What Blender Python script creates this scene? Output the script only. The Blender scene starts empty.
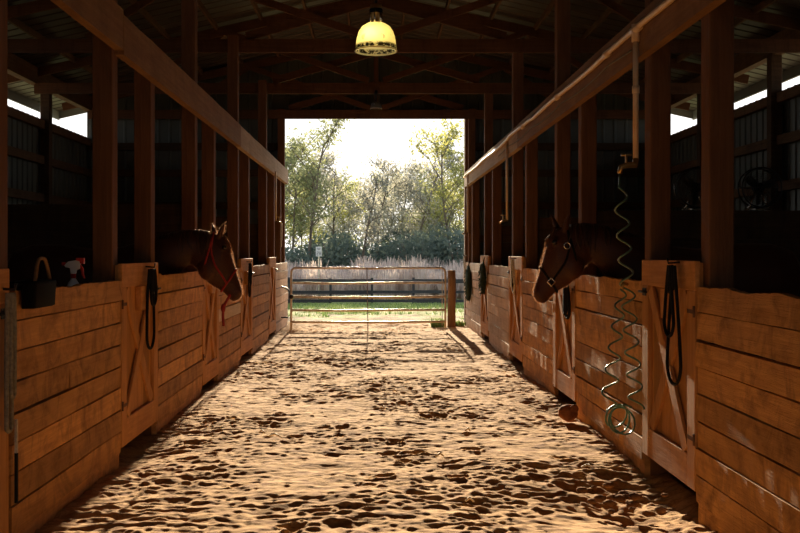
import bpy, bmesh, math, random
import numpy as np
from mathutils import Vector, Matrix, noise as mnoise
random.seed(7)
C = bpy.context.scene.collection
PI = math.pi
EYE = 1.46

# ------------------------------------------------------------------ helpers
class MB:
    def __init__(s):
        s.v = []; s.f = []; s.sm = []; s.mi = []
    def add(s, verts, faces, smooth=False, mi=0):
        b = len(s.v)
        s.v += [tuple(p) for p in verts]
        for f in faces:
            s.f.append([b + i for i in f]); s.sm.append(smooth); s.mi.append(mi)
        return s
    def box(s, x0, x1, y0, y1, z0, z1, mi=0, jit=0.0):
        if x0 > x1: x0, x1 = x1, x0
        if y0 > y1: y0, y1 = y1, y0
        if z0 > z1: z0, z1 = z1, z0
        r = lambda: random.uniform(-jit, jit) if jit else 0.0
        P = [(x + r(), y + r(), z + r()) for z in (z0, z1) for y in (y0, y1) for x in (x0, x1)]
        return s.add(P, [(0,2,3,1),(4,5,7,6),(0,1,5,4),(2,6,7,3),(0,4,6,2),(1,3,7,5)], False, mi)
    def bar(s, p, q, w, h, up=(0,0,1), mi=0):
        p = Vector(p); q = Vector(q); d = (q - p).normalized(); up = Vector(up)
        a = d.cross(up)
        if a.length < 1e-4: a = d.cross(Vector((1,0,0)))
        a.normalize(); b = a.cross(d).normalized()
        P = []
        for c in (p, q):
            for i, j in ((-1,-1),(1,-1),(1,1),(-1,1)):
                P.append(c + a * (i * w / 2) + b * (j * h / 2))
        return s.add(P, [(0,1,2,3),(7,6,5,4),(0,4,5,1),(1,5,6,2),(2,6,7,3),(3,7,4,0)], False, mi)
    def tube(s, pts, r, n=8, cap=True, closed=False, mi=0, flat=None):
        pts = [Vector(p) for p in pts]; m = len(pts)
        rr = r if isinstance(r, (list, tuple)) else [r] * m
        V = []; prev = None
        for i, p in enumerate(pts):
            if closed: t = pts[(i + 1) % m] - pts[i - 1]
            else: t = pts[min(i + 1, m - 1)] - pts[max(i - 1, 0)]
            if t.length < 1e-9: t = Vector((0,0,1))
            t.normalize()
            if prev is None:
                a = t.cross(Vector((0,0,1)))
                if a.length < .05: a = t.cross(Vector((1,0,0)))
            else:
                a = prev - t * prev.dot(t)
                if a.length < 1e-5: a = t.cross(Vector((0,0,1)))
            a.normalize(); prev = a; b = t.cross(a)
            for k in range(n):
                an = 2 * PI * k / n
                V.append(p + a * (math.cos(an) * rr[i]) + b * (math.sin(an) * rr[i] * (flat or 1)))
        F = []
        for i in range(m if closed else m - 1):
            j = (i + 1) % m
            for k in range(n):
                l = (k + 1) % n
                F.append((i*n+k, i*n+l, j*n+l, j*n+k))
        if cap and not closed:
            F.append(tuple(range(n))[::-1]); F.append(tuple((m-1)*n + k for k in range(n)))
        return s.add(V, F, True, mi)
    def lathe(s, prof, c=(0,0,0), n=24, axis='z', mi=0):
        V = []; m = len(prof); c = Vector(c)
        for r, h in prof:
            for k in range(n):
                a = 2 * PI * k / n
                if axis == 'z': V.append(c + Vector((r*math.cos(a), r*math.sin(a), h)))
                elif axis == 'y': V.append(c + Vector((r*math.cos(a), h, r*math.sin(a))))
                else: V.append(c + Vector((h, r*math.cos(a), r*math.sin(a))))
        F = []
        for i in range(m - 1):
            for k in range(n):
                l = (k + 1) % n
                F.append((i*n+k, i*n+l, (i+1)*n+l, (i+1)*n+k))
        return s.add(V, F, True, mi)
    def ball(s, c, r, n=12, m=8, sc=(1,1,1), jit=0, mi=0):
        c = Vector(c); V = []; F = []
        for i in range(m + 1):
            th = PI * i / m
            for k in range(n):
                a = 2 * PI * k / n
                j = 1 + (random.uniform(-jit, jit) if 0 < i < m else 0)
                V.append(c + Vector((sc[0]*math.sin(th)*math.cos(a), sc[1]*math.sin(th)*math.sin(a), sc[2]*math.cos(th))) * r * j)
        for i in range(m):
            for k in range(n):
                l = (k + 1) % n
                F.append((i*n+k, (i+1)*n+k, (i+1)*n+l, i*n+l))
        return s.add(V, F, True, mi)
    def loft(s, rings, cap=True, mi=0):
        n = len(rings[0]); V = [p for r in rings for p in r]; F = []
        for i in range(len(rings) - 1):
            for k in range(n):
                l = (k + 1) % n
                F.append((i*n+k, i*n+l, (i+1)*n+l, (i+1)*n+k))
        if cap:
            F.append(tuple(range(n))[::-1]); F.append(tuple((len(rings)-1)*n + k for k in range(n)))
        return s.add(V, F, True, mi)
    def build(s, name, mat, parent=None, loc=None, bevel=0.0, fixn=False):
        me = bpy.data.meshes.new(name)
        off = Vector(loc) if loc is not None else Vector((0,0,0))
        me.from_pydata([tuple(Vector(p) - off) for p in s.v], [], s.f)
        me.polygons.foreach_set('use_smooth', s.sm)
        me.polygons.foreach_set('material_index', s.mi)
        for m in (mat if isinstance(mat, (list, tuple)) else [mat]): me.materials.append(m)
        if fixn:
            bm = bmesh.new(); bm.from_mesh(me); bmesh.ops.recalc_face_normals(bm, faces=bm.faces); bm.to_mesh(me); bm.free()
        me.update()
        o = bpy.data.objects.new(name, me); C.objects.link(o)
        o.location = off
        if parent is not None:
            o.parent = parent
            if loc is None: o.location = Vector((0,0,0)) - Vector(parent.get('_w', (0,0,0)))
            else: o.location = off - Vector(parent.get('_w', (0,0,0)))
        o['_w'] = tuple(off)
        if bevel:
            b = o.modifiers.new('b', 'BEVEL'); b.width = bevel; b.segments = 1; b.limit_method = 'ANGLE'
        return o

def tag(o, label=None, cat=None, group=None, kind=None):
    if label: o['label'] = label
    if cat: o['category'] = cat
    if group: o['group'] = group
    if kind: o['kind'] = kind
    return o
def thing(name, label, cat, loc=(0,0,0), group=None):
    o = bpy.data.objects.new(name, None); C.objects.link(o); o.empty_display_size = .1
    o.location = loc; o['_w'] = tuple(loc)
    return tag(o, label, cat, group)
def struct(o): o['kind'] = 'structure'; return o

# ------------------------------------------------------------------ materials
def newmat(name, rough=.7, col=(.5,.5,.5), metal=0, spec=.5):
    m = bpy.data.materials.new(name); m.use_nodes = True
    nt = m.node_tree; b = nt.nodes['Principled BSDF']
    b.inputs['Base Color'].default_value = (*col, 1); b.inputs['Roughness'].default_value = rough
    b.inputs['Metallic'].default_value = metal; b.inputs['Specular IOR Level'].default_value = spec
    return m, nt, b
def nd(nt, t, **kw):
    n = nt.nodes.new(t)
    for k, v in kw.items():
        if k.startswith('i_'): n.inputs[k[2:].replace('_', ' ')].default_value = v
        else: setattr(n, k, v)
    return n
def mixc(nt, fac, a, b, mode='MIX'):
    n = nt.nodes.new('ShaderNodeMix'); n.data_type = 'RGBA'; n.blend_type = mode
    for i, x in ((0, fac), (6, a), (7, b)):
        if isinstance(x, bpy.types.NodeSocket): nt.links.new(x, n.inputs[i])
        elif i == 0: n.inputs[0].default_value = x
        else: n.inputs[i].default_value = (*x, 1)
    return n.outputs[2]
def ramp(nt, src, stops):
    r = nt.nodes.new('ShaderNodeValToRGB')
    e = r.color_ramp.elements
    while len(e) < len(stops): e.new(.5)
    for x, (p, c) in zip(e, stops):
        x.position = p; x.color = (*c, 1) if not isinstance(c, (int, float)) else (c, c, c, 1)
    nt.links.new(src, r.inputs[0]); return r.outputs[0]
def noise(nt, vec, scale, detail=4, rough=.55, dist=0):
    n = nd(nt, 'ShaderNodeTexNoise'); n.inputs['Scale'].default_value = scale
    n.inputs['Detail'].default_value = detail; n.inputs['Roughness'].default_value = rough; n.inputs['Distortion'].default_value = dist
    if vec is not None: nt.links.new(vec, n.inputs['Vector'])
    return n.outputs['Fac']
def mapping(nt, vec, sc):
    m = nd(nt, 'ShaderNodeMapping'); m.inputs['Scale'].default_value = sc
    nt.links.new(vec, m.inputs['Vector']); return m.outputs[0]
def bump(nt, b, h, st, dist=.01):
    n = nd(nt, 'ShaderNodeBump'); n.inputs['Strength'].default_value = st; n.inputs['Distance'].default_value = dist
    nt.links.new(h, n.inputs['Height']); nt.links.new(n.outputs[0], b.inputs['Normal'])

def wood(name, light, dark, stain, axis='y', rough=.8, st=.5, blotch=.55, var=.35):
    m, nt, b = newmat(name, rough, spec=.25)
    tc = nd(nt, 'ShaderNodeTexCoord'); geo = nd(nt, 'ShaderNodeNewGeometry')
    add = nd(nt, 'ShaderNodeVectorMath', operation='ADD'); mul = nd(nt, 'ShaderNodeVectorMath', operation='SCALE')
    comb = nd(nt, 'ShaderNodeCombineXYZ')
    for i in range(3): nt.links.new(geo.outputs['Random Per Island'], comb.inputs[i])
    nt.links.new(comb.outputs[0], mul.inputs[0]); mul.inputs['Scale'].default_value = 37
    nt.links.new(tc.outputs['Object'], add.inputs[0]); nt.links.new(mul.outputs[0], add.inputs[1])
    v = add.outputs[0]
    g = {'x': (1.2, 22, 22), 'y': (22, 1.2, 22), 'z': (22, 22, 1.2)}[axis]
    s = {'x': (7, 3, 1.6), 'y': (3, 4.2, 3.2), 'z': (4, 4, 1.2)}[axis]
    grain = noise(nt, mapping(nt, v, g), 1.6, 6, .6, .6)
    cross = noise(nt, mapping(nt, v, s), 1.0, 6, .68, 1.2)
    big = noise(nt, mapping(nt, v, (1.3, 1.3, 1.3)), 1.1, 3)
    c = mixc(nt, ramp(nt, grain, [(.3, 0), (.68, 1)]), dark, light)
    c = mixc(nt, ramp(nt, cross, [(.46, 0), (.70, blotch)]), c, stain)
    c = mixc(nt, ramp(nt, big, [(.35, 0), (.7, .35)]), c, stain)
    vr = nd(nt, 'ShaderNodeMapRange'); vr.inputs['To Min'].default_value = 1 - var; vr.inputs['To Max'].default_value = 1 + var * .6
    nt.links.new(geo.outputs['Random Per Island'], vr.inputs['Value'])
    hs = nd(nt, 'ShaderNodeHueSaturation'); nt.links.new(c, hs.inputs['Color']); nt.links.new(vr.outputs[0], hs.inputs['Value'])
    nt.links.new(hs.outputs[0], b.inputs['Base Color'])
    fine = noise(nt, mapping(nt, v, tuple(x * 4 for x in g)), 1.5, 4, .7)
    mx = nd(nt, 'ShaderNodeMath', operation='ADD'); nt.links.new(grain, mx.inputs[0]); nt.links.new(fine, mx.inputs[1])
    mx2 = nd(nt, 'ShaderNodeMath', operation='ADD'); nt.links.new(mx.outputs[0], mx2.inputs[0]); nt.links.new(cross, mx2.inputs[1])
    bump(nt, b, mx2.outputs[0], st, .006)
    return m

def mottled(name, a, c, scale, rough=.8, st=.3, metal=0, spec=.4):
    m, nt, b = newmat(name, rough, metal=metal, spec=spec)
    tc = nd(nt, 'ShaderNodeTexCoord'); n = noise(nt, tc.outputs['Object'], scale, 5, .6)
    nt.links.new(ramp(nt, n, [(.35, a), (.65, c)]), b.inputs['Base Color'])
    if st: bump(nt, b, n, st, .01)
    return m

M = {}
BW = ((.80,.44,.165), (.58,.29,.095), (.15,.065,.024))
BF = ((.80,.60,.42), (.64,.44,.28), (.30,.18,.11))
M['board'] = wood('board_wood', *BW, axis='y', blotch=.75, st=.8, var=.3)
M['door'] = wood('door_wood', (.60,.31,.115), (.44,.20,.065), (.20,.085,.03), axis='z', blotch=.35)
M['bleached_hazed'] = wood('bleached_hazed_board_wood', *BF, axis='y', blotch=.5, st=.8, var=.2)  # weathered boards, lightened further to paint in the bright haze
M['railfar'] = wood('sunlit_hazed_rail_wood', (.62,.46,.31), (.46,.32,.20), (.25,.16,.10), axis='y', blotch=.3)  # sun and haze on the far rail painted in as paler wood
M['pale'] = wood('pale_board_wood', (.80,.66,.50), (.66,.50,.34), (.42,.28,.18), axis='y', blotch=.3)
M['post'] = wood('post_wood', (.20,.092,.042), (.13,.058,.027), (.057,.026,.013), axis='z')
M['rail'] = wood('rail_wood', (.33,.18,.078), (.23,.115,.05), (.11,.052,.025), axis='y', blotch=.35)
M['doorx'] = wood('door_rail_wood', (.60,.31,.115), (.44,.20,.065), (.20,.085,.03), axis='y', blotch=.35)
M['truss_x'] = wood('truss_wood_across', (.19,.092,.05), (.12,.056,.03), (.055,.027,.015), axis='x')
M['truss_z'] = wood('truss_wood', (.19,.092,.05), (.12,.056,.03), (.055,.027,.015), axis='z')
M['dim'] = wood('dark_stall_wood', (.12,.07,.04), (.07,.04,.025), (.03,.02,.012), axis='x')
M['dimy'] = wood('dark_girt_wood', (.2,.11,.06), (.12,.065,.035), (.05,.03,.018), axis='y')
M['fence'] = wood('weathered_fence_wood', (.085,.085,.09), (.055,.055,.06), (.03,.03,.03), axis='x', blotch=.4)
M['rpost'] = wood('round_post_wood', (.34,.18,.09), (.22,.11,.05), (.1,.05,.025), axis='z')
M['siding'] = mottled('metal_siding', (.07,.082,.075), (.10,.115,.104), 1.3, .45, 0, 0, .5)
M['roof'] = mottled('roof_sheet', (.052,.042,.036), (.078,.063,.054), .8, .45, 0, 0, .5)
M['fascia'] = newmat('painted_fascia', .6, (.22,.22,.2))[0]
M['pvc'] = mottled('plastic_pipe', (.72,.50,.30), (.80,.62,.42), 6, .4, 0)
M['gateshade'] = mottled('shaded_gate_upright', (.16,.10,.06), (.30,.21,.14), 12, .6, .1)  # darker brown paints in the shade on the middle upright
M['iron'] = newmat('dark_iron', .5, (.03,.027,.025), .6)[0]
M['rust'] = mottled('rusted_iron', (.10,.05,.03), (.18,.09,.05), 20, .8, .2)
M['brass'] = newmat('brass', .35, (.55,.36,.14), .9)[0]
M['chrome'] = newmat('bright_metal', .25, (.75,.73,.7), 1)[0]
M['gate'] = mottled('gate_paint', (.55,.43,.30), (.86,.80,.70), 9, .4, .1, .3)
M['black'] = newmat('black_nylon', .85, (.010,.010,.012), spec=.15)[0]
M['blackp'] = newmat('black_plastic', .8, (.004,.004,.0045), spec=.1)[0]
M['white'] = newmat('white_plastic', .4, (.8,.8,.82))[0]
M['red'] = newmat('red_plastic', .4, (.65,.03,.02))[0]
M['rednylon'] = newmat('red_nylon', .8, (.30,.02,.02))[0]
M['grey'] = mottled('grey_rope', (.30,.28,.22), (.18,.165,.13), 60, .9, .6)
M['wrope'] = mottled('white_rope', (.7,.66,.6), (.45,.42,.38), 60, .9, .6)
M['net'] = mottled('dark_green_net', (.02,.04,.026), (.05,.075,.045), 30, .9, .3)
M['clod'] = mottled('red_clay_clod', (.32,.12,.05), (.16,.055,.025), 14, .95, 1)
M['dirt'] = mottled('dark_dirt_crumb', (.14,.07,.035), (.26,.14,.07), 20, 1.0, .8, 0, .05)
M['chip'] = newmat('pale_wood_chip', .8, (.85,.74,.58))[0]
M['guard'] = newmat('fan_guard_metal', .35, (.06,.06,.06), .7)[0]
M['hide_bag'] = None

def hide(name, a, c):
    m, nt, b = newmat(name, .5, spec=.35)
    tc = nd(nt, 'ShaderNodeTexCoord')
    n1 = noise(nt, tc.outputs['Object'], 3, 4); n2 = noise(nt, mapping(nt, tc.outputs['Object'], (60, 60, 18)), 2, 3)
    nt.links.new(mixc(nt, n1, a, c), b.inputs['Base Color']); bump(nt, b, n2, .25, .004)
    b.inputs['Sheen Weight'].default_value = .12; b.inputs['Sheen Roughness'].default_value = .4
    b.inputs['Sheen Tint'].default_value = (1, .7, .5, 1)
    return m
M['hide'] = hide('bay_coat', (.045,.013,.0055), (.07,.021,.008))
M['hide2'] = hide('chestnut_coat', (.055,.016,.006), (.085,.026,.010))
M['mane'] = hide('dark_mane', (.022,.008,.004), (.045,.016,.007))
M['eye'] = newmat('horse_eye', .08, (.01,.006,.004))[0]
M['hoof'] = newmat('hoof_horn', .6, (.03,.02,.015))[0]

# sand
def sandmat():
    m, nt, b = newmat('arena_sand', .95, spec=.1)
    tc = nd(nt, 'ShaderNodeTexCoord'); P = tc.outputs['Object']
    n1 = noise(nt, P, 1.1, 5, .6); n2 = noise(nt, mapping(nt, P, (.7, 1, 1)), 11, 7, .72, .5); n3 = noise(nt, P, 90, 4, .7)
    c = mixc(nt, ramp(nt, n1, [(.35, 0), (.65, 1)]), (.48,.27,.105), (.57,.34,.15))
    c = mixc(nt, ramp(nt, n2, [(.46, 0), (.60, .9)]), c, (.25,.11,.04))
    c = mixc(nt, ramp(nt, n3, [(.57, 0), (.74, .4)]), c, (.70,.50,.30))
    nt.links.new(c, b.inputs['Base Color'])
    a = nd(nt, 'ShaderNodeMath', operation='MULTIPLY_ADD'); nt.links.new(n3, a.inputs[0]); a.inputs[1].default_value = .35; nt.links.new(n2, a.inputs[2])
    bump(nt, b, a.outputs[0], .6, .010)
    return m
M['sand'] = sandmat()
def terrmat():
    m, nt, b = newmat('pasture_ground', .95, spec=.1)
    tc = nd(nt, 'ShaderNodeTexCoord'); P = tc.outputs['Object']
    sp = nd(nt, 'ShaderNodeSeparateXYZ'); nt.links.new(P, sp.inputs[0])
    n1 = noise(nt, mapping(nt, P, (.35, .9, 1)), 1.6, 6, .7); n2 = noise(nt, P, 9, 5, .7)
    c = mixc(nt, ramp(nt, n2, [(.4, 0), (.65, 1)]), (.21,.14,.08), (.36,.26,.155))
    mr = nd(nt, 'ShaderNodeMapRange'); mr.inputs['From Min'].default_value = 20.5; mr.inputs['From Max'].default_value = 34
    nt.links.new(sp.outputs[1], mr.inputs['Value'])
    a = nd(nt, 'ShaderNodeMath', operation='MULTIPLY_ADD'); nt.links.new(mr.outputs[0], a.inputs[0]); a.inputs[1].default_value = .34; nt.links.new(n1, a.inputs[2])
    g = mixc(nt, n2, (.16,.22,.06), (.30,.32,.12))
    c = mixc(nt, ramp(nt, a.outputs[0], [(.54, 0), (.66, .9)]), c, g)
    nt.links.new(c, b.inputs['Base Color']); bump(nt, b, n2, .8, .04)
    return m
M['terrain'] = terrmat()

def leafmat(name, a, c, trans=.5, tcol=None):
    m, nt, b = newmat(name, .6, spec=.2)
    geo = nd(nt, 'ShaderNodeNewGeometry')
    col = mixc(nt, geo.outputs['Random Per Island'], a, c)
    nt.links.new(col, b.inputs['Base Color'])
    t = nd(nt, 'ShaderNodeBsdfTranslucent')
    if tcol: t.inputs['Color'].default_value = (*tcol, 1)
    else: nt.links.new(col, t.inputs['Color'])
    mx = nd(nt, 'ShaderNodeMixShader'); mx.inputs[0].default_value = trans
    nt.links.new(b.outputs[0], mx.inputs[1]); nt.links.new(t.outputs[0], mx.inputs[2])
    nt.links.new(mx.outputs[0], nt.nodes['Material Output'].inputs[0])
    return m
M['leaf_olive'] = leafmat('olive_leaf', (.22,.25,.13), (.36,.38,.19), .55)  # tree leaf colours are lightened to stand in for haze
M['leaf_yellow'] = leafmat('yellow_green_leaf', (.34,.35,.10), (.46,.45,.16), .6)
M['leaf_dark'] = leafmat('dark_leaf', (.12,.17,.15), (.24,.29,.22), .5)
M['leaf_grey'] = leafmat('grey_moss_leaf', (.34,.34,.28), (.48,.47,.39), .55)
M['grass'] = leafmat('grass_blade', (.13,.22,.06), (.28,.34,.12), .35)
M['dry'] = leafmat('dry_brush_blade', (.58,.47,.41), (.78,.67,.58), .5)
M['fuzz'] = leafmat('rim_light_hair', (.20,.085,.04), (.32,.16,.085), .7)  # paler than the coat, to paint in the bright rim
M['bark'] = mottled('bark', (.13,.105,.085), (.24,.20,.16), 5, .95, .6)

# ------------------------------------------------------------------ camera, light, world
cam = bpy.data.cameras.new('camera'); co = bpy.data.objects.new('camera', cam); C.objects.link(co)
co.location = (0, 0, EYE); co.rotation_euler = (PI/2, 0, 0)
cam.sensor_width = 36; cam.lens = 43.2; cam.shift_x = .030; cam.shift_y = -.0169; cam.clip_end = 500
bpy.context.scene.camera = co
SUN_AZ = math.radians(.42); SUN_EL = math.radians(13)
sl = bpy.data.lights.new('sun', 'SUN'); sl.energy = 16; sl.angle = math.radians(.53); sl.color = (1, .81, .55)
so = bpy.data.objects.new('sun', sl); C.objects.link(so)
d = Vector((math.sin(SUN_AZ)*math.cos(SUN_EL), -math.cos(SUN_AZ)*math.cos(SUN_EL), -math.sin(SUN_EL)))
so.rotation_euler = d.to_track_quat('-Z', 'Y').to_euler(); so.location = (-1, 40, 12)
w = bpy.data.worlds.new('world'); bpy.context.scene.world = w; w.use_nodes = True
nt = w.node_tree; bg = nt.nodes['Background']
tc = nd(nt, 'ShaderNodeTexCoord'); sp = nd(nt, 'ShaderNodeSeparateXYZ'); nt.links.new(tc.outputs['Generated'], sp.inputs[0])
nt.links.new(ramp(nt, sp.outputs[2], [(0, (1,.97,.92)), (.25, (1,1,1)), (.8, (.62,.76,1))]), bg.inputs[0])

mr = nd(nt, 'ShaderNodeMapRange'); mr.inputs['From Min'].default_value = -.6; mr.inputs['From Max'].default_value = .9; mr.inputs['To Min'].default_value = .8; mr.inputs['To Max'].default_value = 1.5
nt.links.new(sp.outputs[1], mr.inputs['Value']); nt.links.new(mr.outputs[0], bg.inputs[1])
vs = bpy.context.scene.view_settings
bpy.context.scene.display_settings.display_device = 'sRGB'
vs.view_transform = 'Standard'; vs.look = 'None'; vs.exposure = 0; vs.gamma = 1; vs.use_curve_mapping = False
cy = bpy.context.scene.cycles
cy.use_denoising = True; cy.max_bounces = 10; cy.diffuse_bounces = 6; cy.transparent_max_bounces = 16; cy.sample_clamp_indirect = 6
cy.caustics_reflective = False; cy.caustics_refractive = False

# ------------------------------------------------------------------ ground
rng = np.random.default_rng(3)
def vnoise(x, y, s):
    x = x / s; y = y / s
    xi = np.floor(x).astype(int); yi = np.floor(y).astype(int); fx = x - xi; fy = y - yi
    fx = fx*fx*(3-2*fx); fy = fy*fy*(3-2*fy)
    def h(a, b):
        n = (a * 374761393 + b * 668265263 + int(s * 7919)) & 0x7fffffff
        n = ((n ^ (n >> 13)) * 1274126177) & 0x7fffffff
        return ((n ^ (n >> 16)) & 0xffff) / 65535.0
    return (h(xi,yi)*(1-fx)+h(xi+1,yi)*fx)*(1-fy) + (h(xi,yi+1)*(1-fx)+h(xi+1,yi+1)*fx)*fy - .5
def floor_mesh():
    nx = 400
    xs = np.linspace(-2.0, 2.0, nx)
    ys = [3.6]
    while ys[-1] < 20.6: ys.append(ys[-1] + .011 * (ys[-1] / 5) ** .8)
    ys = np.array(ys); ny = len(ys)
    X, Y = np.meshgrid(xs, ys)
    wx = X + .10 * vnoise(X, Y, .35); wy = Y + .10 * vnoise(X + 31, Y, .35)
    rid = lambda a, b, q: .5 - np.abs(2 * vnoise(a, b, q))
    M1 = np.clip(vnoise(X + 5, Y, .9) + vnoise(X, Y, .3) * .6 + .75, 0.38, 1.3)
    Z = .05*vnoise(wx, wy, 1.1) + .022*vnoise(wx, wy*1.3, .30)
    Z = Z + M1 * (.012*rid(wx+9, wy*1.5, .17) + .009*vnoise(wx*.6, wy*1.5, .095) + .014*vnoise(wx*.6, wy*1.3, .052) + .015*vnoise(X*.65, Y, .03))
    N = 130
    for _ in range(N):
        cx = rng.uniform(-1.7, 1.7); cyy = 3.6 + (20 - 3.6) * rng.uniform() ; r = rng.uniform(.03, .085); dp = rng.uniform(.006, .024)
        i0, i1 = np.searchsorted(ys, [cyy - 2*r, cyy + 2*r]); j0, j1 = np.searchsorted(xs, [cx - 2*r, cx + 2*r])
        if i1 <= i0 or j1 <= j0: continue
        x = X[i0:i1, j0:j1]; y = Y[i0:i1, j0:j1]
        q = np.sqrt((x - cx) ** 2 + ((y - cyy) * rng.uniform(.8, 1.5)) ** 2) / r * (1 + .9 * vnoise(x + 3, y, .05))
        Z[i0:i1, j0:j1] += dp * (-np.exp(-(q ** 4)) + .55 * np.exp(-((q - 1.25) / .28) ** 2))
    for _ in range(1500):
        cx = rng.uniform(-1.8, 1.8); cyy = rng.uniform(3.7, 19.5); r = rng.uniform(.008, .024); dp = r * rng.uniform(.2, .55)
        i0, i1 = np.searchsorted(ys, [cyy - 2.2*r, cyy + 2.2*r]); j0, j1 = np.searchsorted(xs, [cx - 2.2*r, cx + 2.2*r])
        if i1 <= i0 or j1 <= j0: continue
        x = X[i0:i1, j0:j1]; y = Y[i0:i1, j0:j1]; sx_ = rng.uniform(.35, 1.1)
        Z[i0:i1, j0:j1] += dp * np.exp(-(((x - cx) * sx_ / r) ** 2 + ((y - cyy) / r) ** 2) ** 1.5)
    # a hollow under the hose-side doors, ground banked to the walls elsewhere
    for cx, cyy, rx, ry, dp in ((1.65, 5.9, .45, .8, .10), (1.7, 9.1, .3, .6, .06), (-1.75, 7.1, .3, .6, .06), (1.75, 12.2, .25, .6, .05)):
        Z -= dp * np.exp(-((X - cx) / rx) ** 2 - ((Y - cyy) / ry) ** 2)
    Z += .02 * (vnoise(X, Y, .09)) * np.exp(-((X - 1.5) / .3) ** 2 - ((Y - 6.0) / .8) ** 2) * 3
    e = np.clip((np.abs(X) - 1.82) / .14, 0, 1); Z = Z * (1 - e) - .03 * e
    mb = MB()
    V = np.stack([X, Y, Z], -1).reshape(-1, 3)
    mb.v = [tuple(p) for p in V.tolist()]
    for i in range(ny - 1):
        b = i * nx
        for j in range(nx - 1):
            mb.f.append((b+j, b+j+1, b+nx+j+1, b+nx+j))
    mb.sm = [True] * len(mb.f); mb.mi = [0] * len(mb.f)
    mb.add([(-2,-5,0),(2,-5,0),(2,3.62,0),(-2,3.62,0)], [(0,1,2,3)])
    for s in (-1, 1):
        P = [(s*1.97,-5,-.03),(s*5.95,-5,-.03),(s*5.95,19.7,-.03),(s*1.97,19.7,-.03)]
        mb.add(P if s > 0 else P[::-1], [(0,1,2,3)])
    return mb
struct(floor_mesh().build('floor', M['sand']))

def tz(y):
    if y < 21: return -.035
    if y < 46: return -.035 - 1.0 * (y - 21) / 25
    return -1.035 - .012 * (y - 46) * 0
def terrain():
    mb = MB()
    xs = list(np.linspace(-60, -9, 14)) + list(np.linspace(-8, 8, 60)) + list(np.linspace(9, 60, 14))
    ys = list(np.arange(19.72, 48, .22)) + list(np.linspace(48.5, 130, 40))
    nx = len(xs)
    for y in ys:
        for x in xs:
            a = .07 if y > 20.7 else .0
            mb.v.append((x, y, tz(y) + a * mnoise.noise(Vector((x*1.1, y*1.1, 0))) + a * mnoise.noise(Vector((x*4, y*4, 3)))))
    for i in range(len(ys) - 1):
        for j in range(nx - 1):
            b = i * nx + j; mb.f.append((b, b+1, b+nx+1, b+nx))
    mb.sm = [True] * len(mb.f); mb.mi = [0] * len(mb.f)
    for s in (-1, 1):
        P = [(s*5.95,-5,-.05),(s*60,-5,-.05),(s*60,19.75,-.05),(s*5.95,19.75,-.05)]
        mb.add(P if s > 0 else P[::-1], [(0,1,2,3)])
    mb.add([(-60,-60,-.06),(60,-60,-.06),(60,-5,-.06),(-60,-5,-.06)], [(0,1,2,3)])
    return mb
struct(terrain().build('ground', M['terrain']))

# ------------------------------------------------------------------ barn shell
YB, YF = 19.6, -5.0     # end wall, wall behind the camera
XO = 5.9
def roofz(x): return 5.95 - .228 * abs(x)
def ribs(a, b, pitch=.23):
    """profile stations (t, offset) of ribbed sheet"""
    out = [(a, 0)]; t = a + .05
    while t + .09 < b:
        out += [(t, 0), (t + .018, .022), (t + .048, .022), (t + .066, 0)]
        t += pitch
    out.append((b, 0)); return out
def sheet_x(mb, x0, x1, y, zb, zt, sgn=-1):
    st = ribs(x0, x1); V = []
    for t, o in st: V += [(t, y + sgn * o, zb(t)), (t, y + sgn * o, zt(t))]
    mb.add(V, [(2*i, 2*i+2, 2*i+3, 2*i+1) for i in range(len(st) - 1)])
def sheet_y(mb, x, y0, y1, zb, zt, sgn):
    st = ribs(y0, y1); V = []
    for t, o in st: V += [(x + sgn * o, t, zb), (x + sgn * o, t, zt)]
    mb.add(V, [(2*i, 2*i+2, 2*i+3, 2*i+1) for i in range(len(st) - 1)])
OL, OR, OT = -1.87, 1.80, 4.24
mb = MB()
sheet_x(mb, -XO, OL, YB, lambda x: -.05, roofz)
sheet_x(mb, OR, XO, YB, lambda x: -.05, roofz)
sheet_x(mb, OL, OR, YB, lambda x: OT, lambda x: roofz(x))
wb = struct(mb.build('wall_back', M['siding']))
mb = MB()
for z in (1.0, 1.75, 2.42, 3.08, 3.62):
    mb.box(-XO, OL - .09, YB - .14, YB - .035, z - .07, z + .07); mb.box(OR + .09, XO, YB - .14, YB - .035, z - .07, z + .07)
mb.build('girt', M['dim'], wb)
mb = MB()
mb.box(OL - .10, OL, YB - .16, YB + .05, -.1, OT + .05); mb.box(OR, OR + .10, YB - .16, YB + .05, -.1, OT + .05)
mb.box(OL - .1, OR + .1, YB - .16, YB + .05, OT, OT + .10)
struct(mb.build('trim_1', M['truss_z'], bevel=.006))
for s, nm in ((-1, 'wall_left'), (1, 'wall_right')):
    mb = MB(); sheet_y(mb, s * XO, YF, YB, -.05, 3.82, -s)
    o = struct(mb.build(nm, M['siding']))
    mb = MB()
    for z in (2.42, 3.08, 3.7): mb.box(s * (XO - .03), s * (XO - .12), YF, YB - .15, z - .07, z + .07)
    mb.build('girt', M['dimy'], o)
    mb = MB()
    for k in range(7): mb.box(s * (XO - .03), s * (XO - .065), YF, YB - .15, .05 + k * .275, .05 + k * .275 + .268)
    mb.build('kick_boards', M['dimy'], o)
mb = MB(); sheet_x(mb, -XO, -1.85, YF, lambda x: -.05, roofz, 1); sheet_x(mb, 1.85, XO, YF, lambda x: -.05, roofz, 1); sheet_x(mb, -1.85, 1.85, YF, lambda x: 4.24, roofz, 1)
struct(mb.build('wall_front', M['siding']))
mb = MB()
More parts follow.
